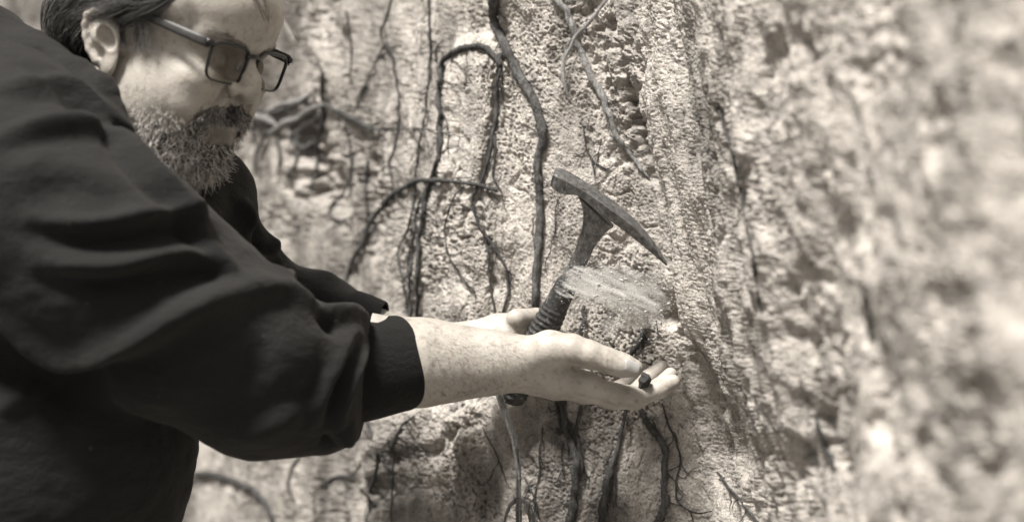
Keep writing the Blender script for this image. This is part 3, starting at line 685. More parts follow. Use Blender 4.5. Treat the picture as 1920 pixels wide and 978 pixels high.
def build_body():
    Vh, Fh = polygonize(head_sdf, (-.13, -.105, -.17), (.135, .105, .145), .0014)
    Vr, Fr = polygonize(rhand_sdf, pt(700, 780, 1.55) + [0, -.07, -.03], pt(1290, 560, 1.6) + [.02, .09, .02], .0011)
    Vl, Fl = polygonize(lhand_sdf, pt(620, 780, 1.6) + [-.03, 0, -.02], pt(1090, 540, 1.72) + [.02, .12, .03], .0018)
    Vt, Ft = polygonize(torso_in, (-.75, 1.25, CZ - .65), (-.1, 1.85, CZ + .30), .010)
    tone = np.ones(len(Vh)); Vm = Vh.copy(); Vm[:, 1] = -np.abs(Vm[:, 1])
    # lips are a little darker than the cheek, eyelids and nostrils too
    lip = np.exp(-(rc(Vm, (.106, 0, -.056), (.088, -.024, -.055), 0, 0) / .010) ** 2); tone -= .55 * lip
    jx = np.c_[perlin(Vm * 260), perlin(Vm * 260 + 9)].T * 9
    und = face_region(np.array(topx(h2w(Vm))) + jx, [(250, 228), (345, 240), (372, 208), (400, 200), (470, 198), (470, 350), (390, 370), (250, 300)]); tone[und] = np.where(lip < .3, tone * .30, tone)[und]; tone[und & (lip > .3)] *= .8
    eye = np.exp(-(ell(Vm, (.094, -.032, .016), (.01, .016, .011)) / .008).clip(0) ** 2); tone -= .22 * eye
    V = np.concatenate([h2w(Vh), Vr, Vl, Vt]); n1, n2, n3 = len(Vh), len(Vh) + len(Vr), len(Vh) + len(Vr) + len(Vl)
    F = np.concatenate([Fh, Fr + n1, Fl + n2, Ft + n3]); T = np.r_[tone, np.ones(len(V) - n1)]
    # grime in the palm
    return mesh("body", V, F, SKIN, person, cols=T.reshape(-1, 1)), Vh
body, HV = build_body()
def small_ell(name, c, r, M, mat, parent, n=24):
    u = np.linspace(0, math.pi, n); v = np.linspace(0, 2 * math.pi, n * 2, endpoint=False); U, Vv = np.meshgrid(u, v, indexing='ij')
    q = np.stack([np.cos(U), np.sin(U) * np.cos(Vv), np.sin(U) * np.sin(Vv)], -1).reshape(-1, 3) * np.asarray(r)
    q = q @ np.asarray(M).T + c; m2 = n * 2; i, j = np.meshgrid(np.arange(n - 1), np.arange(m2), indexing='ij')
    F = np.stack([i * m2 + j, (i + 1) * m2 + j, (i + 1) * m2 + (j + 1) % m2, i * m2 + (j + 1) % m2], -1).reshape(-1, 4)
    return mesh(name, q, F, mat, parent)
for s in (-1, 1): small_ell("eye", h2w([[.0795, s * .032, .0165]])[0], (.0135,) * 3, HM, EYE, person)
# thumb nail
def nail():
    f = rhand_sdf; V = []; nu, nv = 14, 12
    for i in range(nu):
        for j in range(nv):
            u = i / (nu - 1); v = j / (nv - 1) * 2 - 1
            wdt = 11.5 * (1 - .25 * u) * math.sqrt(max(0, 1 - max(0, (u - .7) / .34) ** 2)) * math.sqrt(max(.05, 1 - max(0, (.2 - u) / .3) ** 2))
            px = 1172 + u * 28 + v * wdt * -.12; py = 683 + u * 9 + v * wdt
            q = march(f, px, py, .95, 1.3 * 1.6); q = q if q is not None else pt(px, py, 1.537)
            V.append(q + (np.array([0, 0, CZ]) - q) / 1.55 * .0008)
    i, j = np.meshgrid(np.arange(nu - 1), np.arange(nv - 1), indexing='ij'); k = (i * nv + j).ravel()
    o = mesh("thumbnail", V, np.stack([k, k + nv, k + nv + 1, k + 1], 1), NAIL, person)
    md = o.modifiers.new("thick", 'SOLIDIFY'); md.thickness = .0008
nail()

# ------------------------------------------------------------------ sweatshirt
def cloth_sdf(P):
    q = lambda a, b, Y: pt(a, b, Y)
    d = chain(P, [(-.535, 1.50, CZ + .08), (-.52, 1.52, CZ - .02), (-.53, 1.52, CZ - .20), (-.59, 1.52, CZ - .40), (-.62, 1.52, CZ - .56)], [.14, .170, .178, .18, .17], .05)
    d = smin(d, chain(P, [q(35, 375, 1.37), q(22, 300, 1.42), q(5, 262, 1.50), q(200, 330, 1.60), q(350, 380, 1.67)], [.100, .100, .095, .080, .080], .04), .045)
    d = smin(d, chain(P, [q(-70, 175, 1.52), q(0, 218, 1.50)], [.100, .088], .03), .03)
    a = chain(P, [q(60, 420, 1.375), q(190, 490, 1.38), q(340, 600, 1.40), q(490, 695, 1.435), q(590, 712, 1.475), q(640, 708, 1.505), q(666, 698, 1.525)], [.112, .104, .092, .083, .070, .060, .056], .03)
    an = np.array([.997, .0, -.075]); a = smax(a, (P - q(688, 692, 1.50)) @ an, .012)
    d = smin(d, a, .022)
    b = chain(P, [q(335, 412, 1.66), q(398, 522, 1.70), q(505, 620, 1.74), q(600, 600, 1.73), q(655, 606, 1.72)], [.084, .078, .077, .056, .036], .02)
    d = smin(d, b, .02)
    # collar roll round the neck
    c = chain(P, [q(45, 88, 1.50), q(85, 122, 1.455), q(145, 138, 1.425), q(184, 170, 1.408), q(204, 225, 1.402), q(222, 290, 1.408), q(254, 350, 1.43), q(296, 408, 1.465), q(345, 445, 1.51), q(378, 440, 1.56), q(385, 385, 1.60), q(370, 330, 1.62)],
              [.016, .017, .017, .0165, .016, .016, .016, .016, .018, .018, .018, .018], .01)
    d = smin(d, c, .016)
    # opening for the neck
    nk = rc(P, h2w([[.02, 0, -.05]])[0], h2w([[-.05, 0, -.16]])[0], .066, .058); d = smax(d, -nk, .01)
    # open sleeve ends
    d = smax(d, -rc(P, q(640, 612, 1.722), q(760, 628, 1.71), .026, .034), .004)
    d = smax(d, -rc(P, q(676, 696, 1.52), q(800, 680, 1.56), .047, .05), .004)
    return d
RIDGE = [
    ([(-10, 50), (45, 86), (90, 96), (130, 122), (160, 160)], -.004, .005),
    ([(30, 110), (90, 150), (140, 190), (190, 245), (240, 320), (300, 385), (350, 430)], -.006, .009),
    ([(60, 105), (110, 135), (160, 175), (205, 245), (250, 320), (310, 380)], .003, .008),
    ([(20, 330), (90, 310), (170, 330), (240, 380), (310, 450)], .004, .020), ([(60, 360), (140, 350), (230, 400)], -.004, .014),
    ([(330, 420), (380, 470), (430, 520)], -.004, .010), ([(300, 560), (380, 520), (450, 500)], -.006, .014),
    ([(430, 820), (500, 800), (570, 770)], .006, .016), ([(420, 790), (500, 770), (560, 730)], -.005, .014), # folds: picture line, rise, half width (mm-scale)
    ([(-10, 262), (60, 238), (125, 228), (185, 240), (250, 290), (310, 350), (370, 415), (430, 492)], .014, .013),
    ([(-10, 285), (60, 262), (125, 250)], -.005, .012),
    ([(60, 412), (130, 424), (200, 424), (290, 406), (350, 398), (380, 410)], .0125, .009),
    ([(80, 432), (150, 448), (220, 450), (300, 434), (360, 424), (410, 440)], -.010, .011),
    ([(80, 493), (150, 503), (220, 500), (300, 482), (370, 478), (430, 496)], .014, .010),
    ([(90, 520), (160, 530), (240, 527), (320, 506), (390, 502), (440, 520)], -.011, .012),
    ([(-10, 585), (50, 640), (110, 670), (170, 674), (230, 650), (300, 608), (370, 570), (440, 538), (490, 533)], .017, .016),
    ([(-10, 640), (60, 700), (140, 722), (230, 706), (300, 670), (360, 640)], -.016, .024),
    ([(-10, 775), (30, 750), (80, 712)], .010, .014),
    ([(-10, 172), (50, 150), (110, 148), (160, 175), (230, 235), (290, 300)], .006, .010),
    ([(40, 185), (100, 178), (150, 205), (215, 265)], -.006, .012),
    ([(480, 536), (530, 548), (580, 572), (600, 590)], .010, .012), ([(596, 588), (612, 605), (640, 612)], -.014, .010),
    ([(606, 584), (650, 590), (688, 592)], .011, .010),
    ([(692, 640), (672, 690), (650, 740), (632, 800)], .007, .008), ([(676, 640), (655, 690), (632, 740), (615, 790)], -.010, .008),
    ([(660, 632), (630, 690), (600, 750), (588, 800)], .005, .010), ([(640, 800), (650, 822), (640, 832)], .012, .012), ([(612, 820), (618, 838)], -.010, .008),
    ([(500, 700), (540, 640), (560, 600)], .004, .02), ([(420, 760), (470, 700), (500, 640)], -.004, .018), ([(560, 780), (590, 720), (612, 660)], -.005, .014),
    ([(448, 372), (462, 395), (470, 440)], .012, .010), ([(476, 405), (492, 440), (488, 480)], -.008, .008), ([(505, 440), (520, 470), (515, 520)], .009, .010), ([(470, 440), (500, 470), (530, 480)], -.008, .008), ([(548, 492), (530, 540)], .008, .010), ([(562, 492), (590, 505), (640, 522)], .004, .010),
    ([(500, 410), (545, 482)], .003, .01)]
def build_cloth():
    V, F = polygonize(cloth_sdf, (-.82, 1.20, CZ - .74), (-.20, 1.86, CZ + .32), .0036)
    o = mesh("sweatshirt", V, F, CLOTH, person)
    V, N = getn(o); D = np.zeros(len(V))
    for L, amp, wd in RIDGE:
        C = smooth_line(np.array([l + (0,) for l in L], float), 2); C = resample(C, 9)
        Q = march_many(cloth_sdf, C[:, 0], C[:, 1], .9, 2.0); Q = [(q, i) for i, q in enumerate(Q) if not np.isnan(q[0])]
        if len(Q) < 2: continue
        n = len(Q); A = np.array([q for q, _ in Q]); tp = np.sin(np.linspace(.12, math.pi - .12, n)) ** .6
        lo, hi = A.min(0) - 3 * wd, A.max(0) + 3 * wd
        mk = np.where(((V > lo) & (V < hi)).all(1))[0]
        best = np.full(len(mk), 9.0); bt = np.zeros(len(mk))
        for i in range(n - 1):
            ab = A[i + 1] - A[i]
            if ab @ ab > .05 ** 2: continue
            t = np.clip((V[mk] - A[i]) @ ab / (ab @ ab + 1e-12), 0, 1); dd = np.linalg.norm(V[mk] - A[i] - t[:, None] * ab, axis=1)
            u = dd < best; best[u] = dd[u]; bt[u] = (tp[i] + (tp[i + 1] - tp[i]) * t)[u]
        D[mk] += 1.3 * amp * np.exp(-(best / wd) ** 2) * bt
    D += .0035 * fbm(V * np.array([9, 9, 14]), 3) + .0010 * fbm(V * np.array([30, 30, 60]), 3)
    setv(o, V + N * D[:, None])
    md = o.modifiers.new("sub", 'SUBSURF'); md.levels = 1; md.render_levels = 1
    return o
sweat = build_cloth()
def cuff(a, b, ra, rb, squash, name="cuff", th=.003, tilt=0.0, n=72):
    a, b = np.array(a), np.array(b); ax = b - a; L = np.linalg.norm(ax); ax /= L
    e1 = np.cross(ax, [0, 1, 0]); e1 /= np.linalg.norm(e1); e2 = np.cross(ax, e1)
    prof = [(0, ra - .004), (.02, ra), (.25, ra + (rb - ra) * .25), (.5, (ra + rb) / 2 + .001), (.75, ra + (rb - ra) * .75), (.95, rb + .0005), (1.0, rb - .0008), (1.005, rb - th), (.9, rb - th - .001), (.5, (ra + rb) / 2 - th), (0, ra - th - .004)]
    V = []
    for t, r in prof:
        for k in range(n):
            th_ = k / n * 2 * math.pi; w = 1 + .02 * math.sin(3 * th_ + 1) + .006 * math.sin(60 * th_) * 0
            c = a + ax * L * (t + tilt * math.cos(th_) * (t > .3))
            V.append(c + e1 * math.cos(th_) * r * w + e2 * math.sin(th_) * r * w * squash)
    i, j = np.meshgrid(np.arange(len(prof) - 1), np.arange(n), indexing='ij')
    F = np.stack([i * n + j, i * n + (j + 1) % n, (i + 1) * n + (j + 1) % n, (i + 1) * n + j], -1).reshape(-1, 4)
    o = mesh(name, V, F, CUFF, person); md = o.modifiers.new("sub", 'SUBSURF'); md.levels = 1; md.render_levels = 1
    return o
cuff(pt(620, 706, 1.505), pt(757, 680, 1.553), .0560, .0520, .95)
cuff(pt(655, 604, 1.718), pt(716, 616, 1.712), .040, .033, .95)

# hair -----------------------------------------------------------------
def hair_sdf(Q):
    P = Q.copy(); P[:, 1] = -np.abs(P[:, 1])
    d = ell(P, (-.030, 0, .062), (.108, .084, .090))
    d = smin(d, ell(P, (-.076, -.03, .012), (.044, .045, .036)), .03)
    d = smin(d, ell(P, (-.080, 0, .012), (.048, .05, .036)), .03)
    d = smin(d, ell(P, (.012, -.052, .070), (.035, .028, .028)), .02)
    # keep clear of face and ear
    cut = ell(P, (.085, 0, .02), (.073, .095, .080)); d = smax(d, -cut, .008)
    cut2 = (P[:, 0] * .55 + .0) - (P[:, 2] - .026) ; d = smax(d, np.where(P[:, 0] > -.055, cut2 * .8, -1), .006)
    d = smax(d, -ell(P, EARC + np.array([.008, -.005, -.006]), (.022, .03, .032), M=np.array([[.80, 0, -.60], [0, 1, 0], [.60, 0, .80]])), .004)
    return d
def grad(f, P, e=.0015):
    g = np.stack([f(P + np.eye(3)[i] * e) - f(P - np.eye(3)[i] * e) for i in range(3)], 1); return g / (np.linalg.norm(g, axis=1, keepdims=True) + 1e-9)
def build_hair():
    V, F = polygonize(hair_sdf, (-.16, -.11, -.06), (.10, .11, .17), .003)
    D = .003 * fbm(V * np.array([30, 60, 90]), 3); 
    hr = bpy.data.objects.new("hair", None)
    cap = mesh("hair", h2w(V), F, HAIR, person, cols=np.full((len(V), 1), .012))
    idx = rng.choice(len(V), 5200); P = V[idx] + rng.normal(size=(5200, 3)) * .001; n = 12
    path = [P]; S_ = len(P); ph = rng.uniform(0, 6.28, S_); fr = rng.uniform(.5, 1.2, S_); curl = rng.uniform(.2, 1.0, S_)
    h0 = rng.uniform(-.001, .005, S_) * (1 + (P[:, 0] < -.05))
    for k in range(1, n):
        back = np.clip((-.02 - P[:, 0]) / .06, 0, 1)[:, None]; side = np.clip((.055 - P[:, 2]) / .05, 0, 1)[:, None]
        f = np.array([[-1.0, 0, -.15]]) * (1 - back) + np.array([[-.35, 0, -1.0]]) * back
        f = f + np.array([[0, 0, -.6]]) * side
        w1 = np.stack([perlin(P * 28 + 5), perlin(P * 28 + 15), perlin(P * 28 + 25)], 1); f = f + w1 * .9 + np.stack([np.sin(ph + k * fr), np.cos(ph + k * fr), np.sin(ph * 2 + k * fr)], 1) * (.28 * curl + .5 * back[:, 0] * curl)[:, None]
        g = grad(hair_sdf, P); f -= g * (f * g).sum(1, keepdims=True); f /= np.linalg.norm(f, axis=1, keepdims=True) + 1e-9
        P = P + f * rng.uniform(.0036, .0052, (S_, 1)); s = hair_sdf(P); P = P - g * ((s - h0)[:, None]) * .7
        path.append(P)
    path = np.stack(path, 1)
    tone = np.where(rng.random(S_) < .22, rng.uniform(.12, .38, S_), rng.uniform(.012, .07, S_))
    strands("hair_strands", h2w(path.reshape(-1, 3)).reshape(path.shape), rng.uniform(.00022, .00042, S_), HAIR, cap, tone)
    # loose locks: sideburn, temple, forelock
    def lock(L, cnt, spread, lat_j, rad, t0, t1, curlamp=.0008):
        A = []
        if L[0][2] is None:
            a_ = np.array([l[:2] for l in L], float); Q = march_many(lambda P: head_sdf(w2h(P)) * HSC, a_[:, 0], a_[:, 1], 1.2, 1.8); ok_ = ~np.isnan(Q[:, 0])
            Q[~ok_] = Q[ok_][-1] + (pts([(x, y, Q[ok_][-1][1]) for x, y in a_[~ok_]]) - pt(*a_[ok_][-1], Q[ok_][-1][1])) if (~ok_).any() else Q[~ok_]
            L = w2h(Q + (np.array([0, 0, CZ]) - Q) * .0012)
            C = resample(smooth_line(L, 2), .004)
        else: C = resample(smooth_line(np.array([hback(*l) for l in L]), 2), .004)
        C = np.stack([np.interp(np.linspace(0, 1, 12), np.linspace(0, 1, len(C)), C[:, i]) for i in range(3)], 1)
        for i in range(cnt):
            o = rng.normal(size=3) * spread * np.array([1, .4, 1]); t = np.linspace(0, 1, 12)[:, None]
            L0 = rng.uniform(.6, 1.0); q = np.stack([np.interp(t[:, 0] * L0, t[:, 0], C[:, a]) for a in range(3)], 1)
            q = q + o * (.35 + .8 * t) + rng.normal(size=3) * spread * 1.1 * t ** 2 + curlamp * np.sin(t * rng.uniform(3, 8) + rng.uniform(0, 6, 3))
            A.append(q)
        A = np.array(A); return A, rng.uniform(rad * .7, rad * 1.2, cnt), rng.uniform(t0, t1, cnt)
    LK = [lock([(250, 20, -.080), (262, 45, -.079), (255, 75, -.078), (268, 98, -.0775)], 90, .0030, 0, .00024, .02, .10),
          lock([(232, 30, -.080), (228, 60, -.079), (232, 85, -.078), (240, 100, -.078)], 60, .0022, 0, .00024, .02, .08),
          lock([(250, 30, -.080), (275, 55, -.079), (270, 85, -.0775), (290, 100, -.077)], 60, .0035, 0, .00022, .08, .22),
          lock([(345, -30, -.078), (310, 0, -.082), (275, 16, -.084), (225, 30, -.087)], 260, .0045, 0, .00034, .01, .09),
          lock([(300, -40, -.082), (250, 0, -.086), (205, 18, -.090), (150, 32, -.092)], 300, .0050, 0, .00034, .012, .12),
          lock([(200, -40, -.080), (150, -5, -.080), (120, 25, -.075), (128, 70, -.070)], 220, .0060, 0, .00034, .01, .10, .002),
          lock([(440, -85, None), (458, -55, None), (468, -30, None), (476, -5, None), (488, 20, None), (500, 46, None)], 26, .0014, 0, .0003, .012, .03),
          lock([(446, -85, None), (464, -55, None), (474, -30, None), (494, -5, None), (503, 22, None), (502, 50, None)], 22, .0012, 0, .0003, .012, .03),
          lock([(450, -85, None), (468, -55, None), (480, -30, None), (500, -8, None), (524, 8, None), (546, 10, None)], 26, .0035, 0, .00022, .35, .7, .002),
          lock([(452, -85, None), (470, -55, None), (484, -30, None), (502, -6, None), (516, 10, None), (538, 20, None)], 18, .003, 0, .00022, .35, .7, .002)]
    A = np.concatenate([l[0] for l in LK]); strands("loose_locks", h2w(A.reshape(-1, 3)).reshape(A.shape), np.concatenate([l[1] for l in LK]), HAIR, cap, np.concatenate([l[2] for l in LK]))
build_hair()
def grow(name, *a, **k):
    if name in ('eyebrow', 'cheek_whiskers'):
        for sd in (-1, 1): grow1(name, *a, side=sd, **k)
    else: grow1(name, *a, **k)
def grow1(name, poly, count, length, dirf, curl, rad, tonef, excl=None, n=9, seed=0, lift=.0, side=0):
    if side: count //= 2
    Vm = HV.copy(); near = Vm[:, 1] < 0; Vm[:, 1] = -np.abs(Vm[:, 1])
    xy = topx(h2w(Vm)); ok = face_region(xy, poly)
    if side: ok &= (HV[:, 1] * side) > 0
    if excl is not None: ok &= ~face_region(xy, excl)
    g = grad(head_sdf, Vm[ok]); ok2 = np.where(ok)[0]
    vis = ((h2w(Vm[ok]) - np.array([0, 0, CZ])) * (g @ HM.T)).sum(1) < .25; ok2 = ok2[vis]
    I = rng.choice(ok2, count); P = HV[I] + rng.normal(size=(count, 3)) * .0006; G = grad(head_sdf, P); P0 = P - G * .0008
    xs, ys = topx(h2w(np.c_[P[:, 0], -np.abs(P[:, 1]), P[:, 2]]))
    d0 = dirf(P, G, xs, ys); d0 += rng.normal(size=d0.shape) * .35; d0 /= np.linalg.norm(d0, axis=1, keepdims=True)
    Ln = (length(xs, ys) if callable(length) else length) * rng.uniform(.55, 1.15, count)
    path = [P0]; P = P0; ax = rng.normal(size=(count, 3)); ax /= np.linalg.norm(ax, axis=1, keepdims=True); cu = rng.normal(size=count) * curl
    for k in range(1, n):
        # turn the hair steadily round its own axis: loose curls
        ang = (cu / (n - 1))[:, None]; d0 = d0 * np.cos(ang) + np.cross(ax, d0) * np.sin(ang); d0 /= np.linalg.norm(d0, axis=1, keepdims=True)
        P = P + d0 * (Ln / (n - 1))[:, None]; s = head_sdf(P); push = np.clip(.0008 - s, 0, .004)[:, None]
        if push.max() > 0: P = P + grad(head_sdf, P) * push
        path.append(P)
    path = np.stack(path, 1)
    return strands(name, h2w(path.reshape(-1, 3)).reshape(path.shape), rng.uniform(rad * .7, rad * 1.25, count), BEARD, person, tonef(xs, ys))
def bd(P, G, xs, ys):
    return G * .34 + np.array([-.02, 0, -1.0]) + np.c_[np.clip((xs - 300) / 400, -.3, .3), -P[:, 1] * 4, 0 * xs]
def btone(xs, ys):
    dark = 1.35 * np.clip((xs - 325) / 50, 0, 1) * np.clip((335 - ys) / 40, .3, 1)
    r = rng.random(len(xs)); light = rng.uniform(.55, .95, len(xs)); dk = rng.uniform(.02, .12, len(xs))
    return np.where(r < .10 + .30 * dark, dk, light)
LIPS = [(376, 236), (405, 230), (450, 230), (456, 262), (430, 272), (398, 270), (380, 256)]
grow("beard", [(256, 230), (300, 226), (345, 236), (366, 222), (372, 246), (395, 262), (452, 262), (470, 290), (470, 360), (390, 400), (300, 380), (225, 250), (235, 215)], 3300,
     lambda x, y: .0115 + .009 * np.clip((y - 225) / 70, 0, 1), bd, 3.0, .00038, btone, LIPS, seed=1)
def md_(P, G, xs, ys):
    return G * .22 + np.array([.10, 0, -1.0]) + np.c_[0 * xs, P[:, 1] * 22, 0 * xs]
grow("cheek_whiskers", [(240, 196), (300, 205), (350, 222), (345, 240), (256, 236), (236, 215)], 260, .011, bd, 3.0, .00030, lambda xs, ys: rng.uniform(.5, .9, len(xs)), seed=7)
grow("moustache", [(370, 242), (368, 222), (388, 208), (420, 202), (446, 198), (468, 200), (466, 226), (440, 228), (405, 226), (382, 240)], 2000, .011, md_, 1.0, .00030,
     lambda xs, ys: np.where(rng.random(len(xs)) < .45 + .35 * (xs > 425), rng.uniform(.02, .10, len(xs)), rng.uniform(.3, .75, len(xs))), seed=2)
grow("stubble", [(232, 150), (300, 160), (345, 236), (300, 232), (256, 236), (228, 205)], 900, .003, lambda P, G, xs, ys: G * .5 + np.array([0, 0, -1.0]), .4, .00011,
     lambda xs, ys: rng.uniform(.35, .7, len(xs)), seed=3)
def browdir(P, G, xs, ys): return G * .12 + np.c_[0 * xs - .9, np.sign(P[:, 1]) * .8, 0 * xs + .35]
grow("eyebrow", [(382, 60), (400, 52), (440, 68), (466, 86), (464, 94), (440, 82), (400, 70)], 300, .0075, browdir, .4, .00018,
     lambda xs, ys: np.where(xs > 425, rng.uniform(.02, .15, len(xs)), rng.uniform(.12, .5, len(xs))), seed=4)
# fine dark hairs on the forearm
def arm_hair():
    n = 2300; Q = march_many(rhand_sdf, rng.uniform(800, 985, n), rng.uniform(612, 745, n), .95, 1.65); Q = Q[~np.isnan(Q[:, 0])]; n = len(Q)
    g = grad(rhand_sdf, Q); d = g * .45 + np.array([.75, 0, -.75]) + rng.normal(size=(n, 3)) * .25; d /= np.linalg.norm(d, axis=1, keepdims=True)
    L = rng.uniform(.002, .0055, n)[:, None, None]; t = np.linspace(0, 1, 5)[None, :, None]; A = Q[:, None] - g[:, None] * .0003 + d[:, None] * t * L - g[:, None] * .3 * L * t ** 2
    A = np.array(A); strands("arm_hair", A, rng.uniform(.00007, .00012, len(A)), HAIR, person, rng.uniform(.07, .26, len(A)))
arm_hair()
# trousers and shoes (below the picture)
def legs_sdf(P):
    d = None
    for s, x2 in ((-1, -.50), (1, -.72)):
        e = chain(P, [(-.62, 1.52 + s * .09, .86), (-.52 + (s > 0) * -.12, 1.52 + s * .13, .48), (x2, 1.52 + s * .14, .10)], [.12, .085, .065], .03); d = e if d is None else smin(d, e, .03)
    return smin(d, ell(P, (-.61, 1.52, .86), (.17, .19, .13)), .05)
V, F = polygonize(legs_sdf, (-.85, 1.15, .0), (-.3, 1.9, 1.05), .009); mesh("trousers", V, F, TROUSER, person)
for s, x2 in ((-1, -.50), (1, -.72)):
    def sh(P): return smax(smin(rc(P, (x2 - .04, 1.52 + s * .14, .05), (x2 + .16, 1.52 + s * .15, .035), .048, .042), rc(P, (x2 - .02, 1.52 + s * .14, .05), (x2 - .01, 1.52 + s * .14, .12), .048, .05), .03), .012 - P[:, 2], .004)
    V, F = polygonize(sh, (x2 - .12, 1.52 + s * .14 - .08, -.02), (x2 + .24, 1.52 + s * .14 + .08, .20), .006); mesh("shoe", V, F, LEATHER, person)

# ------------------------------------------------------------------ eyeglasses
def glasses():
    g = empty("eyeglasses", h2w([[.104, 0, .03]])[0], "dark rectangular eyeglasses with smoky arms worn low on the nose", "eyeglasses")
    fr = MB(); 
    def front(y, z): return .1062 - 1.15 * y * y + .10 * (z - .018) * 0 - .06 * (.035 - z)   # wrap of the front
    def rim(s, n=64, k=1.0, wy=.0264, wz=.0186):
        out = []
        for i in range(n):
            a = i / n * 2 * math.pi; c, s_ = math.cos(a), math.sin(a); e = 2 / 4.2
            y = wy * k * np.sign(c) * abs(c) ** e; z = wz * k * np.sign(s_) * abs(s_) ** e
            y *= 1 + .06 * (z / .02); yy = s * (.0365 + y); out.append((front(yy, .0175 + z), yy, .0175 + z))
        return np.array(out)
    for s in (-1, 1):
        L = rim(s); n = len(L); V = []
        top = (L[:, 2] - .0175) / .02
        for i in range(n):
            p = L[i]; out = np.array([0, p[1] - s * .0365, p[2] - .0175]); out /= np.linalg.norm(out)
            wd = .0010 + .0010 * max(0, top[i]); th = .0018
            for a in range(8):
                q = a / 8 * 2 * math.pi + math.pi / 8; sx, so = math.cos(q), math.sin(q)
                V.append(p + np.array([th * np.clip(sx * 1.35, -1, 1), 0, 0]) + out * wd * (np.clip(so * 1.35, -1, 1) + .6))
        i, j = np.meshgrid(np.arange(n), np.arange(8), indexing='ij')
        F = np.stack([i * 8 + j, i * 8 + (j + 1) % 8, (i + 1) % n * 8 + (j + 1) % 8, (i + 1) % n * 8 + j], -1).reshape(-1, 4); fr.add(h2w(np.array(V)), F)
        R = [rim(s, k=q) for q in (1.0, .66, .33, .01)]; V = np.concatenate(R); m = len(R[0])
        i, j = np.meshgrid(np.arange(3), np.arange(m), indexing='ij'); F = np.stack([i * m + j, i * m + (j + 1) % m, (i + 1) * m + (j + 1) % m, (i + 1) * m + j], -1).reshape(-1, 4)
        V[:, 0] += .0008 * (1 - ((V[:, 1] - s * .0365) / .027) ** 2)
        mesh("lens", h2w(V), F, LENS, g)
        y0 = s * .0715; C = np.array([(front(s * .067, .033) + .0, s * .0690, .0335), (front(s * .07, .033) - .004, s * .0745, .0345), (.075, s * .0770, .0365), (.045, s * .0785, .0395), (.010, s * .0795, .0410), (-.016, s * .0820, .038), (-.034, s * .080, .028)])
        C = resample(smooth_line(C, 2), .004); V = []
        for i, p in enumerate(C):
            u = i / len(C); hh = .0050 * (1 - .35 * u); tt = .0016
            for a in range(8):
                q = a / 8 * 2 * math.pi + math.pi / 8; V.append(p + np.array([0, tt * np.clip(math.cos(q) * 1.35, -1, 1), hh * np.clip(math.sin(q) * 1.2, -1, 1)]))
        n = len(C); i, j = np.meshgrid(np.arange(n - 1), np.arange(8), indexing='ij'); F = np.stack([i * 8 + j, i * 8 + (j + 1) % 8, (i + 1) * 8 + (j + 1) % 8, (i + 1) * 8 + j], -1).reshape(-1, 4)
        t = mesh("temple_arm", h2w(np.array(V)), F, TEMPLE, g)
        # hinge end piece and nose pad
        mb = MB(); V, F = tube(h2w(np.array([(front(s * .066, .034) + .001, s * .0655, .0345), (front(s * .07, .034) - .001, s * .0725, .0345)])), .0036, 8); mb.add(V, F); mb.build("hinge", FRAME, g)
        V, F = tube(h2w(resample(np.array([(.101, s * .0095, .024), (.098, s * .0105, .019), (.099, s * .0125, .013)]), .002)), .0022, 8); mb = MB(); mb.add(V, F); mb.build("nose_pad", PAD, g)
    V, F = tube(h2w(resample(smooth_line(np.array([(front(.012, .028), -.0115, .0275), (.1077, -.006, .0300), (.1080, 0, .0308), (.1077, .006, .0300), (front(.012, .028), .0115, .0275)]), 2), .002)), .0024, 8); fr.add(V, F)
    fr.build("front_frame", FRAME, g)
glasses()

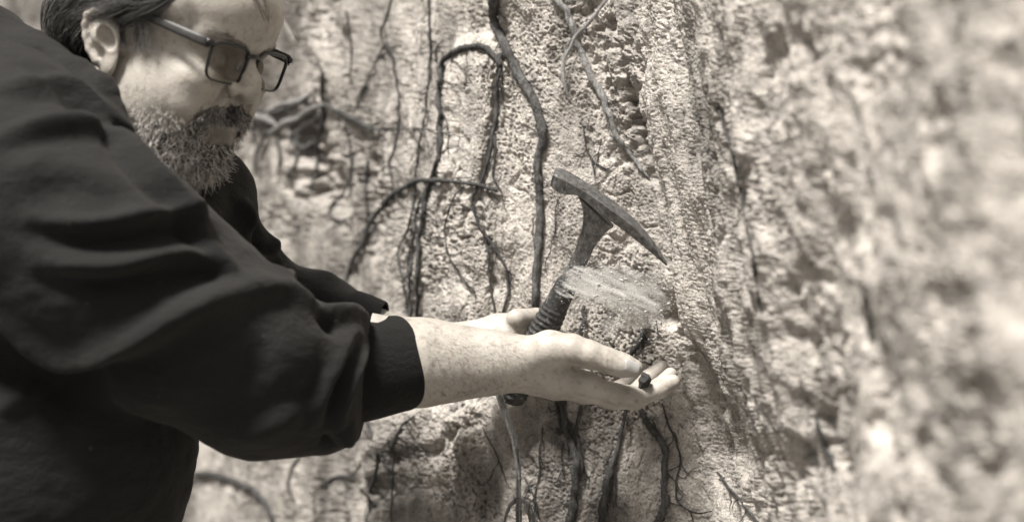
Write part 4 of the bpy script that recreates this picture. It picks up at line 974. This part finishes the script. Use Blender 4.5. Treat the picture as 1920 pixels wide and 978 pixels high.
# ------------------------------------------------------------------ rock hammer
def hammer():
    g = empty("rock_hammer", HB, "geologist hammer with square head and curved pick held upright against the rock", "hammer")
    ax = (HT - HB) / np.linalg.norm(HT - HB); vd = np.array([0, 1.0, 0])
    e1 = np.cross(ax, vd); e1 /= np.linalg.norm(e1); e1 = e1 if e1[0] > 0 else -e1
    nn = np.cross(ax, e1); nn = nn if nn[1] < 0 else -nn                     # side of the hammer that faces the camera
    def onplane(px, py, k=0.0):
        o = np.array([0, 0, CZ]); d = pt(px, py, 1) - o; t = ((HT + nn * k - o) @ nn) / (d @ nn); return o + d * t
    # head outline, picture points on its near side face: top edge then lower edge
    top = [(1036, 327), (1050, 330), (1075, 344), (1115, 369), (1150, 394), (1180, 418), (1208, 446), (1228, 471), (1250, 505)]
    bot = [(1030, 350), (1043, 362), (1062, 368), (1082, 366), (1120, 400), (1160, 428), (1186, 450), (1218, 478), (1248, 506)]
    top = smooth_line(np.array(top, float), 2); bot = smooth_line(np.array(bot, float), 2)
    def para(C, n): 
        C = resample(np.c_[C, C[:, 0] * 0], 1.0)[:, :2]; s = np.linspace(0, 1, n); return np.stack([np.interp(s, np.linspace(0, 1, len(C)), C[:, i]) for i in range(2)], 1)
    n = 60; T, B = para(top, n), para(bot, n); V = []; half = .0165
    for i in range(n):
        u = i / (n - 1); hw = half * (1 if u < .42 else max(.22, 1 - ((u - .42) / .58) ** 1.3 * .78)) * (1 if u > .03 else .86)
        a, b = onplane(*T[i], half), onplane(*B[i], half); a, b = a - nn * half, b - nn * half
        c = (a + b) / 2; hu = (a - b) / 2; ch = .78
        for sx, sy in ((1, ch), (ch, 1), (-ch, 1), (-1, ch), (-1, -ch), (-ch, -1), (ch, -1), (1, -ch)):
            V.append(c + nn * hw * sx + hu * sy)
    i, j = np.meshgrid(np.arange(n - 1), np.arange(8), indexing='ij'); F = np.stack([i * 8 + j, i * 8 + (j + 1) % 8, (i + 1) * 8 + (j + 1) % 8, (i + 1) * 8 + j], -1).reshape(-1, 4).tolist()
    F += [list(range(8))[::-1], list(range((n - 1) * 8, n * 8))]
    o = mesh("head", V, F, STEEL, g, smooth=False)
    bv = o.modifiers.new("bev", 'BEVEL'); bv.width = .0007; bv.segments = 2; bv.limit_method = 'ANGLE'
    # neck that flares into the head, then the shank
    Ln = [(1085, 366), (1094, 385), (1095, 415), (1088, 444), (1074, 478), (1056, 512), (1046, 532)]
    Rn = [(1150, 424), (1142, 428), (1130, 438), (1116, 458), (1106, 482), (1094, 508), (1084, 530)]
    A, Bq = para(smooth_line(np.array(Ln, float), 2), 40), para(smooth_line(np.array(Rn, float), 2), 40); V = []
    for i in range(40):
        u = i / 39; a, b = onplane(*A[i], 0), onplane(*Bq[i], 0); c = (a + b) / 2; hu = (b - a) / 2; hw = .0085 - .002 * min(1, u * 2)
        for k in range(12):
            q = k / 12 * 2 * math.pi; sx, sy = np.clip(math.cos(q) * 1.25, -1, 1), np.clip(math.sin(q) * 1.25, -1, 1); V.append(c + hu * sx + nn * hw * sy)
    i, j = np.meshgrid(np.arange(39), np.arange(12), indexing='ij'); F = np.stack([i * 12 + j, i * 12 + (j + 1) % 12, (i + 1) * 12 + (j + 1) % 12, (i + 1) * 12 + j], -1).reshape(-1, 4).tolist()
    F += [list(range(12))[::-1], list(range(39 * 12, 480))]
    mesh("shank", V, F, STEEL, g)
    # ribbed grip
    a = onplane(1068, 522); b = HB; L = np.linalg.norm(a - b); dr = (b - a) / L; n = 170; V = []; w0 = (Rn[-1][0] - Ln[-1][0]) * .5 * 1.64 / FPX
    f1 = np.cross(dr, nn); f1 /= np.linalg.norm(f1)
    for i in range(n):
        u = i / (n - 1); base = .0125 + .0045 * min(1, u * 3) - .001 * math.sin(u * 6); rib = .0009 * (1 if (u > .22 and u < .96 and math.sin(u * 2 * math.pi * 26) > .1) else 0)
        if u > .97: base *= math.sqrt(max(.05, 1 - ((u - .97) / .03) ** 2))
        if u < .02: base *= .85
        for k in range(28):
            q = k / 28 * 2 * math.pi; V.append(a + dr * L * (u + .006 * math.cos(q)) + f1 * math.cos(q) * (base + rib) + nn * math.sin(q) * (base * .78 + rib))
    i, j = np.meshgrid(np.arange(n - 1), np.arange(28), indexing='ij'); F = np.stack([i * 28 + j, i * 28 + (j + 1) % 28, (i + 1) * 28 + (j + 1) % 28, (i + 1) * 28 + j], -1).reshape(-1, 4).tolist()
    F += [list(range(28))[::-1], list(range((n - 1) * 28, n * 28))]
    mesh("grip", V, F, GRIP, g)
hammer()

# pebble in the palm
def pebble():
    c = pt(1209, 713, 1.572); f = lambda P: ell(P, c, (.0065, .0058, .0092), M=np.array([[.9, 0, .43], [0, 1, 0], [-.43, 0, .9]])) + .0032 * perlin(P * 150 + 3) + .001 * perlin(P * 420)
    V, F = polygonize(f, c - .014, c + .014, .0011); tag(mesh("pebble", V, F, PEB), "small dark stone lying on the fingers just past the thumb tip", "stone")
pebble()

# soil knocked off the rock ---------------------------------------------
def soil():
    # many small crumbs thrown off the rock to the left of the pick: one uncountable spray
    mb_V = []; mb_F = []; base = 0
    n = 6500
    poly = np.array([(1048, 535), (1080, 508), (1120, 498), (1165, 502), (1205, 512), (1235, 530), (1250, 560), (1240, 590), (1215, 602), (1190, 590), (1165, 598), (1140, 615), (1136, 600), (1155, 575), (1120, 560), (1085, 552)], float)
    P = []
    while len(P) < n:
        x, y = rng.uniform(1040, 1255, 4000), rng.uniform(492, 622, 4000); ok = face_region((x, y), poly)
        for a, b in zip(x[ok], y[ok]):
            P.append((a + rng.normal() * 13, b + rng.normal() * 13)); 
            if len(P) >= n: break
    P = np.array(P); k = rng.choice(n, 700, False); P[k] = np.c_[rng.uniform(1090, 1250, 700), 560 + np.abs(rng.normal(size=700)) * 55]; P[:, 1] = np.minimum(P[:, 1], 668); u = (P[:, 0] - 1048) / 200
    Y = 1.625 + .016 * rng.normal(size=n); C = np.stack([(P[:, 0] - 960) / FPX * Y, Y, CZ + (489 - P[:, 1]) / FPX * Y], 1)
    flow = np.stack([np.full(n, -.80), rng.normal(size=n) * .2, .30 - 1.0 * np.clip((P[:, 1] - 545) / 60, -.2, 1)], 1) + rng.normal(size=(n, 3)) * .12; flow /= np.linalg.norm(flow, axis=1, keepdims=True)
    a = np.cross(flow, rng.normal(size=(n, 3))); a /= np.linalg.norm(a, axis=1, keepdims=True); b = np.cross(flow, a)
    r = np.exp(rng.normal(size=n) * .55) * .00034; L = r * rng.uniform(1.0, 2.2, n)
    O = [C + flow * L[:, None], C - flow * L[:, None], C + a * r[:, None], C - a * r[:, None], C + b * r[:, None], C - b * r[:, None]]
    V = np.stack(O, 1).reshape(-1, 3); k = np.arange(n)[:, None, None] * 6
    T = np.array([[0, 2, 4], [0, 4, 3], [0, 3, 5], [0, 5, 2], [1, 4, 2], [1, 3, 4], [1, 5, 3], [1, 2, 5]])[None]
    o = mesh("soil_spray", V, (k + T).reshape(-1, 3), SOIL, smooth=True)
    tag(o, "cloud of loose pale soil flying off the rock under the hammer pick", "soil", kind="stuff")
soil()
def dust():
    c0 = pt(1150, 552, 1.63); RT = np.array([[math.cos(.42), 0, math.sin(.42)], [0, 1, 0], [-math.sin(.42), 0, math.cos(.42)]])
    def f(P):
        d = chn(P, [(1065, 535, 1.62, 20), (1110, 530, 1.63, 34), (1165, 540, 1.63, 42), (1210, 558, 1.63, 42)], .01)
        d = smin(d, chn(P, [(1205, 580, 1.63, 34), (1145, 612, 1.63, 16)], .01), .006)
        return d + .010 * fbm(P @ RT * np.array([22, 40, 95]) + 3, 3)
    V, F = polygonize(f, c0 - .09, c0 + .09, .0022)
    m = Mat("dust"); t = m.t; t.nodes.remove(m.b); pv = m.n("ShaderNodeVolumePrincipled"); pv.inputs["Color"].default_value = (.97, .955, .93, 1)
    rot = m.n("ShaderNodeMapping"); rot.inputs["Rotation"].default_value = (0, math.radians(-24), 0); m.l(m.tc.outputs["Object"], rot.inputs[0])
    mp = m.n("ShaderNodeMapping"); mp.inputs["Scale"].default_value = (.16, .5, 1); m.l(rot.outputs[0], mp.inputs[0])
    nz = m.n("ShaderNodeTexNoise"); nz.inputs["Scale"].default_value = 190; nz.inputs["Detail"].default_value = 3; m.l(mp.outputs[0], nz.inputs["Vector"])
    r = m.n("ShaderNodeMapRange"); r.inputs[1].default_value = .42; r.inputs[2].default_value = .62; r.inputs[3].default_value = 0; r.inputs[4].default_value = 100; m.l(nz.outputs[0], r.inputs[0])
    fm = m.n("ShaderNodeVectorMath"); fm.operation = 'SUBTRACT'; fm.inputs[1].default_value = tuple(c0); m.l(m.tc.outputs["Object"], fm.inputs[0])
    fr = m.n("ShaderNodeMapping"); fr.inputs["Rotation"].default_value = (0, math.radians(-14), 0); fr.inputs["Scale"].default_value = (1 / .080, 1 / .05, 1 / .052); m.l(fm.outputs[0], fr.inputs[0])
    ln = m.n("ShaderNodeVectorMath"); ln.operation = 'LENGTH'; m.l(fr.outputs[0], ln.inputs[0])
    fo = m.n("ShaderNodeMapRange"); fo.inputs[1].default_value = 1.0; fo.inputs[2].default_value = .45; fo.inputs[3].default_value = 0; fo.inputs[4].default_value = 1; nw = m.n("ShaderNodeTexNoise"); nw.inputs["Scale"].default_value = 38; nw.inputs["Detail"].default_value = 3; m.l(m.tc.outputs["Object"], nw.inputs["Vector"])
    ad = m.n("ShaderNodeMath"); ad.operation = 'MULTIPLY_ADD'; ad.inputs[1].default_value = 3.0; m.l(nw.outputs[0], ad.inputs[0]); ad.inputs[2].default_value = -1.5
    a2 = m.n("ShaderNodeMath"); a2.operation = 'ADD'; m.l(ln.outputs["Value"], a2.inputs[0]); m.l(ad.outputs[0], a2.inputs[1]); m.l(a2.outputs[0], fo.inputs[0])
    mu = m.n("ShaderNodeMath"); mu.operation = 'MULTIPLY'; m.l(r.outputs[0], mu.inputs[0]); m.l(fo.outputs[0], mu.inputs[1]); m.l(mu.outputs[0], pv.inputs["Density"]); m.l(pv.outputs[0], m.out.inputs["Volume"])
    tag(mesh("dust_cloud", V, F, m.m), "soft puff of pale dust around the loose soil under the hammer pick", "dust", kind="stuff")
dust()
scene.cycles.volume_bounces = 4; scene.cycles.volume_step_rate = 1.0; scene.cycles.volume_max_steps = 256
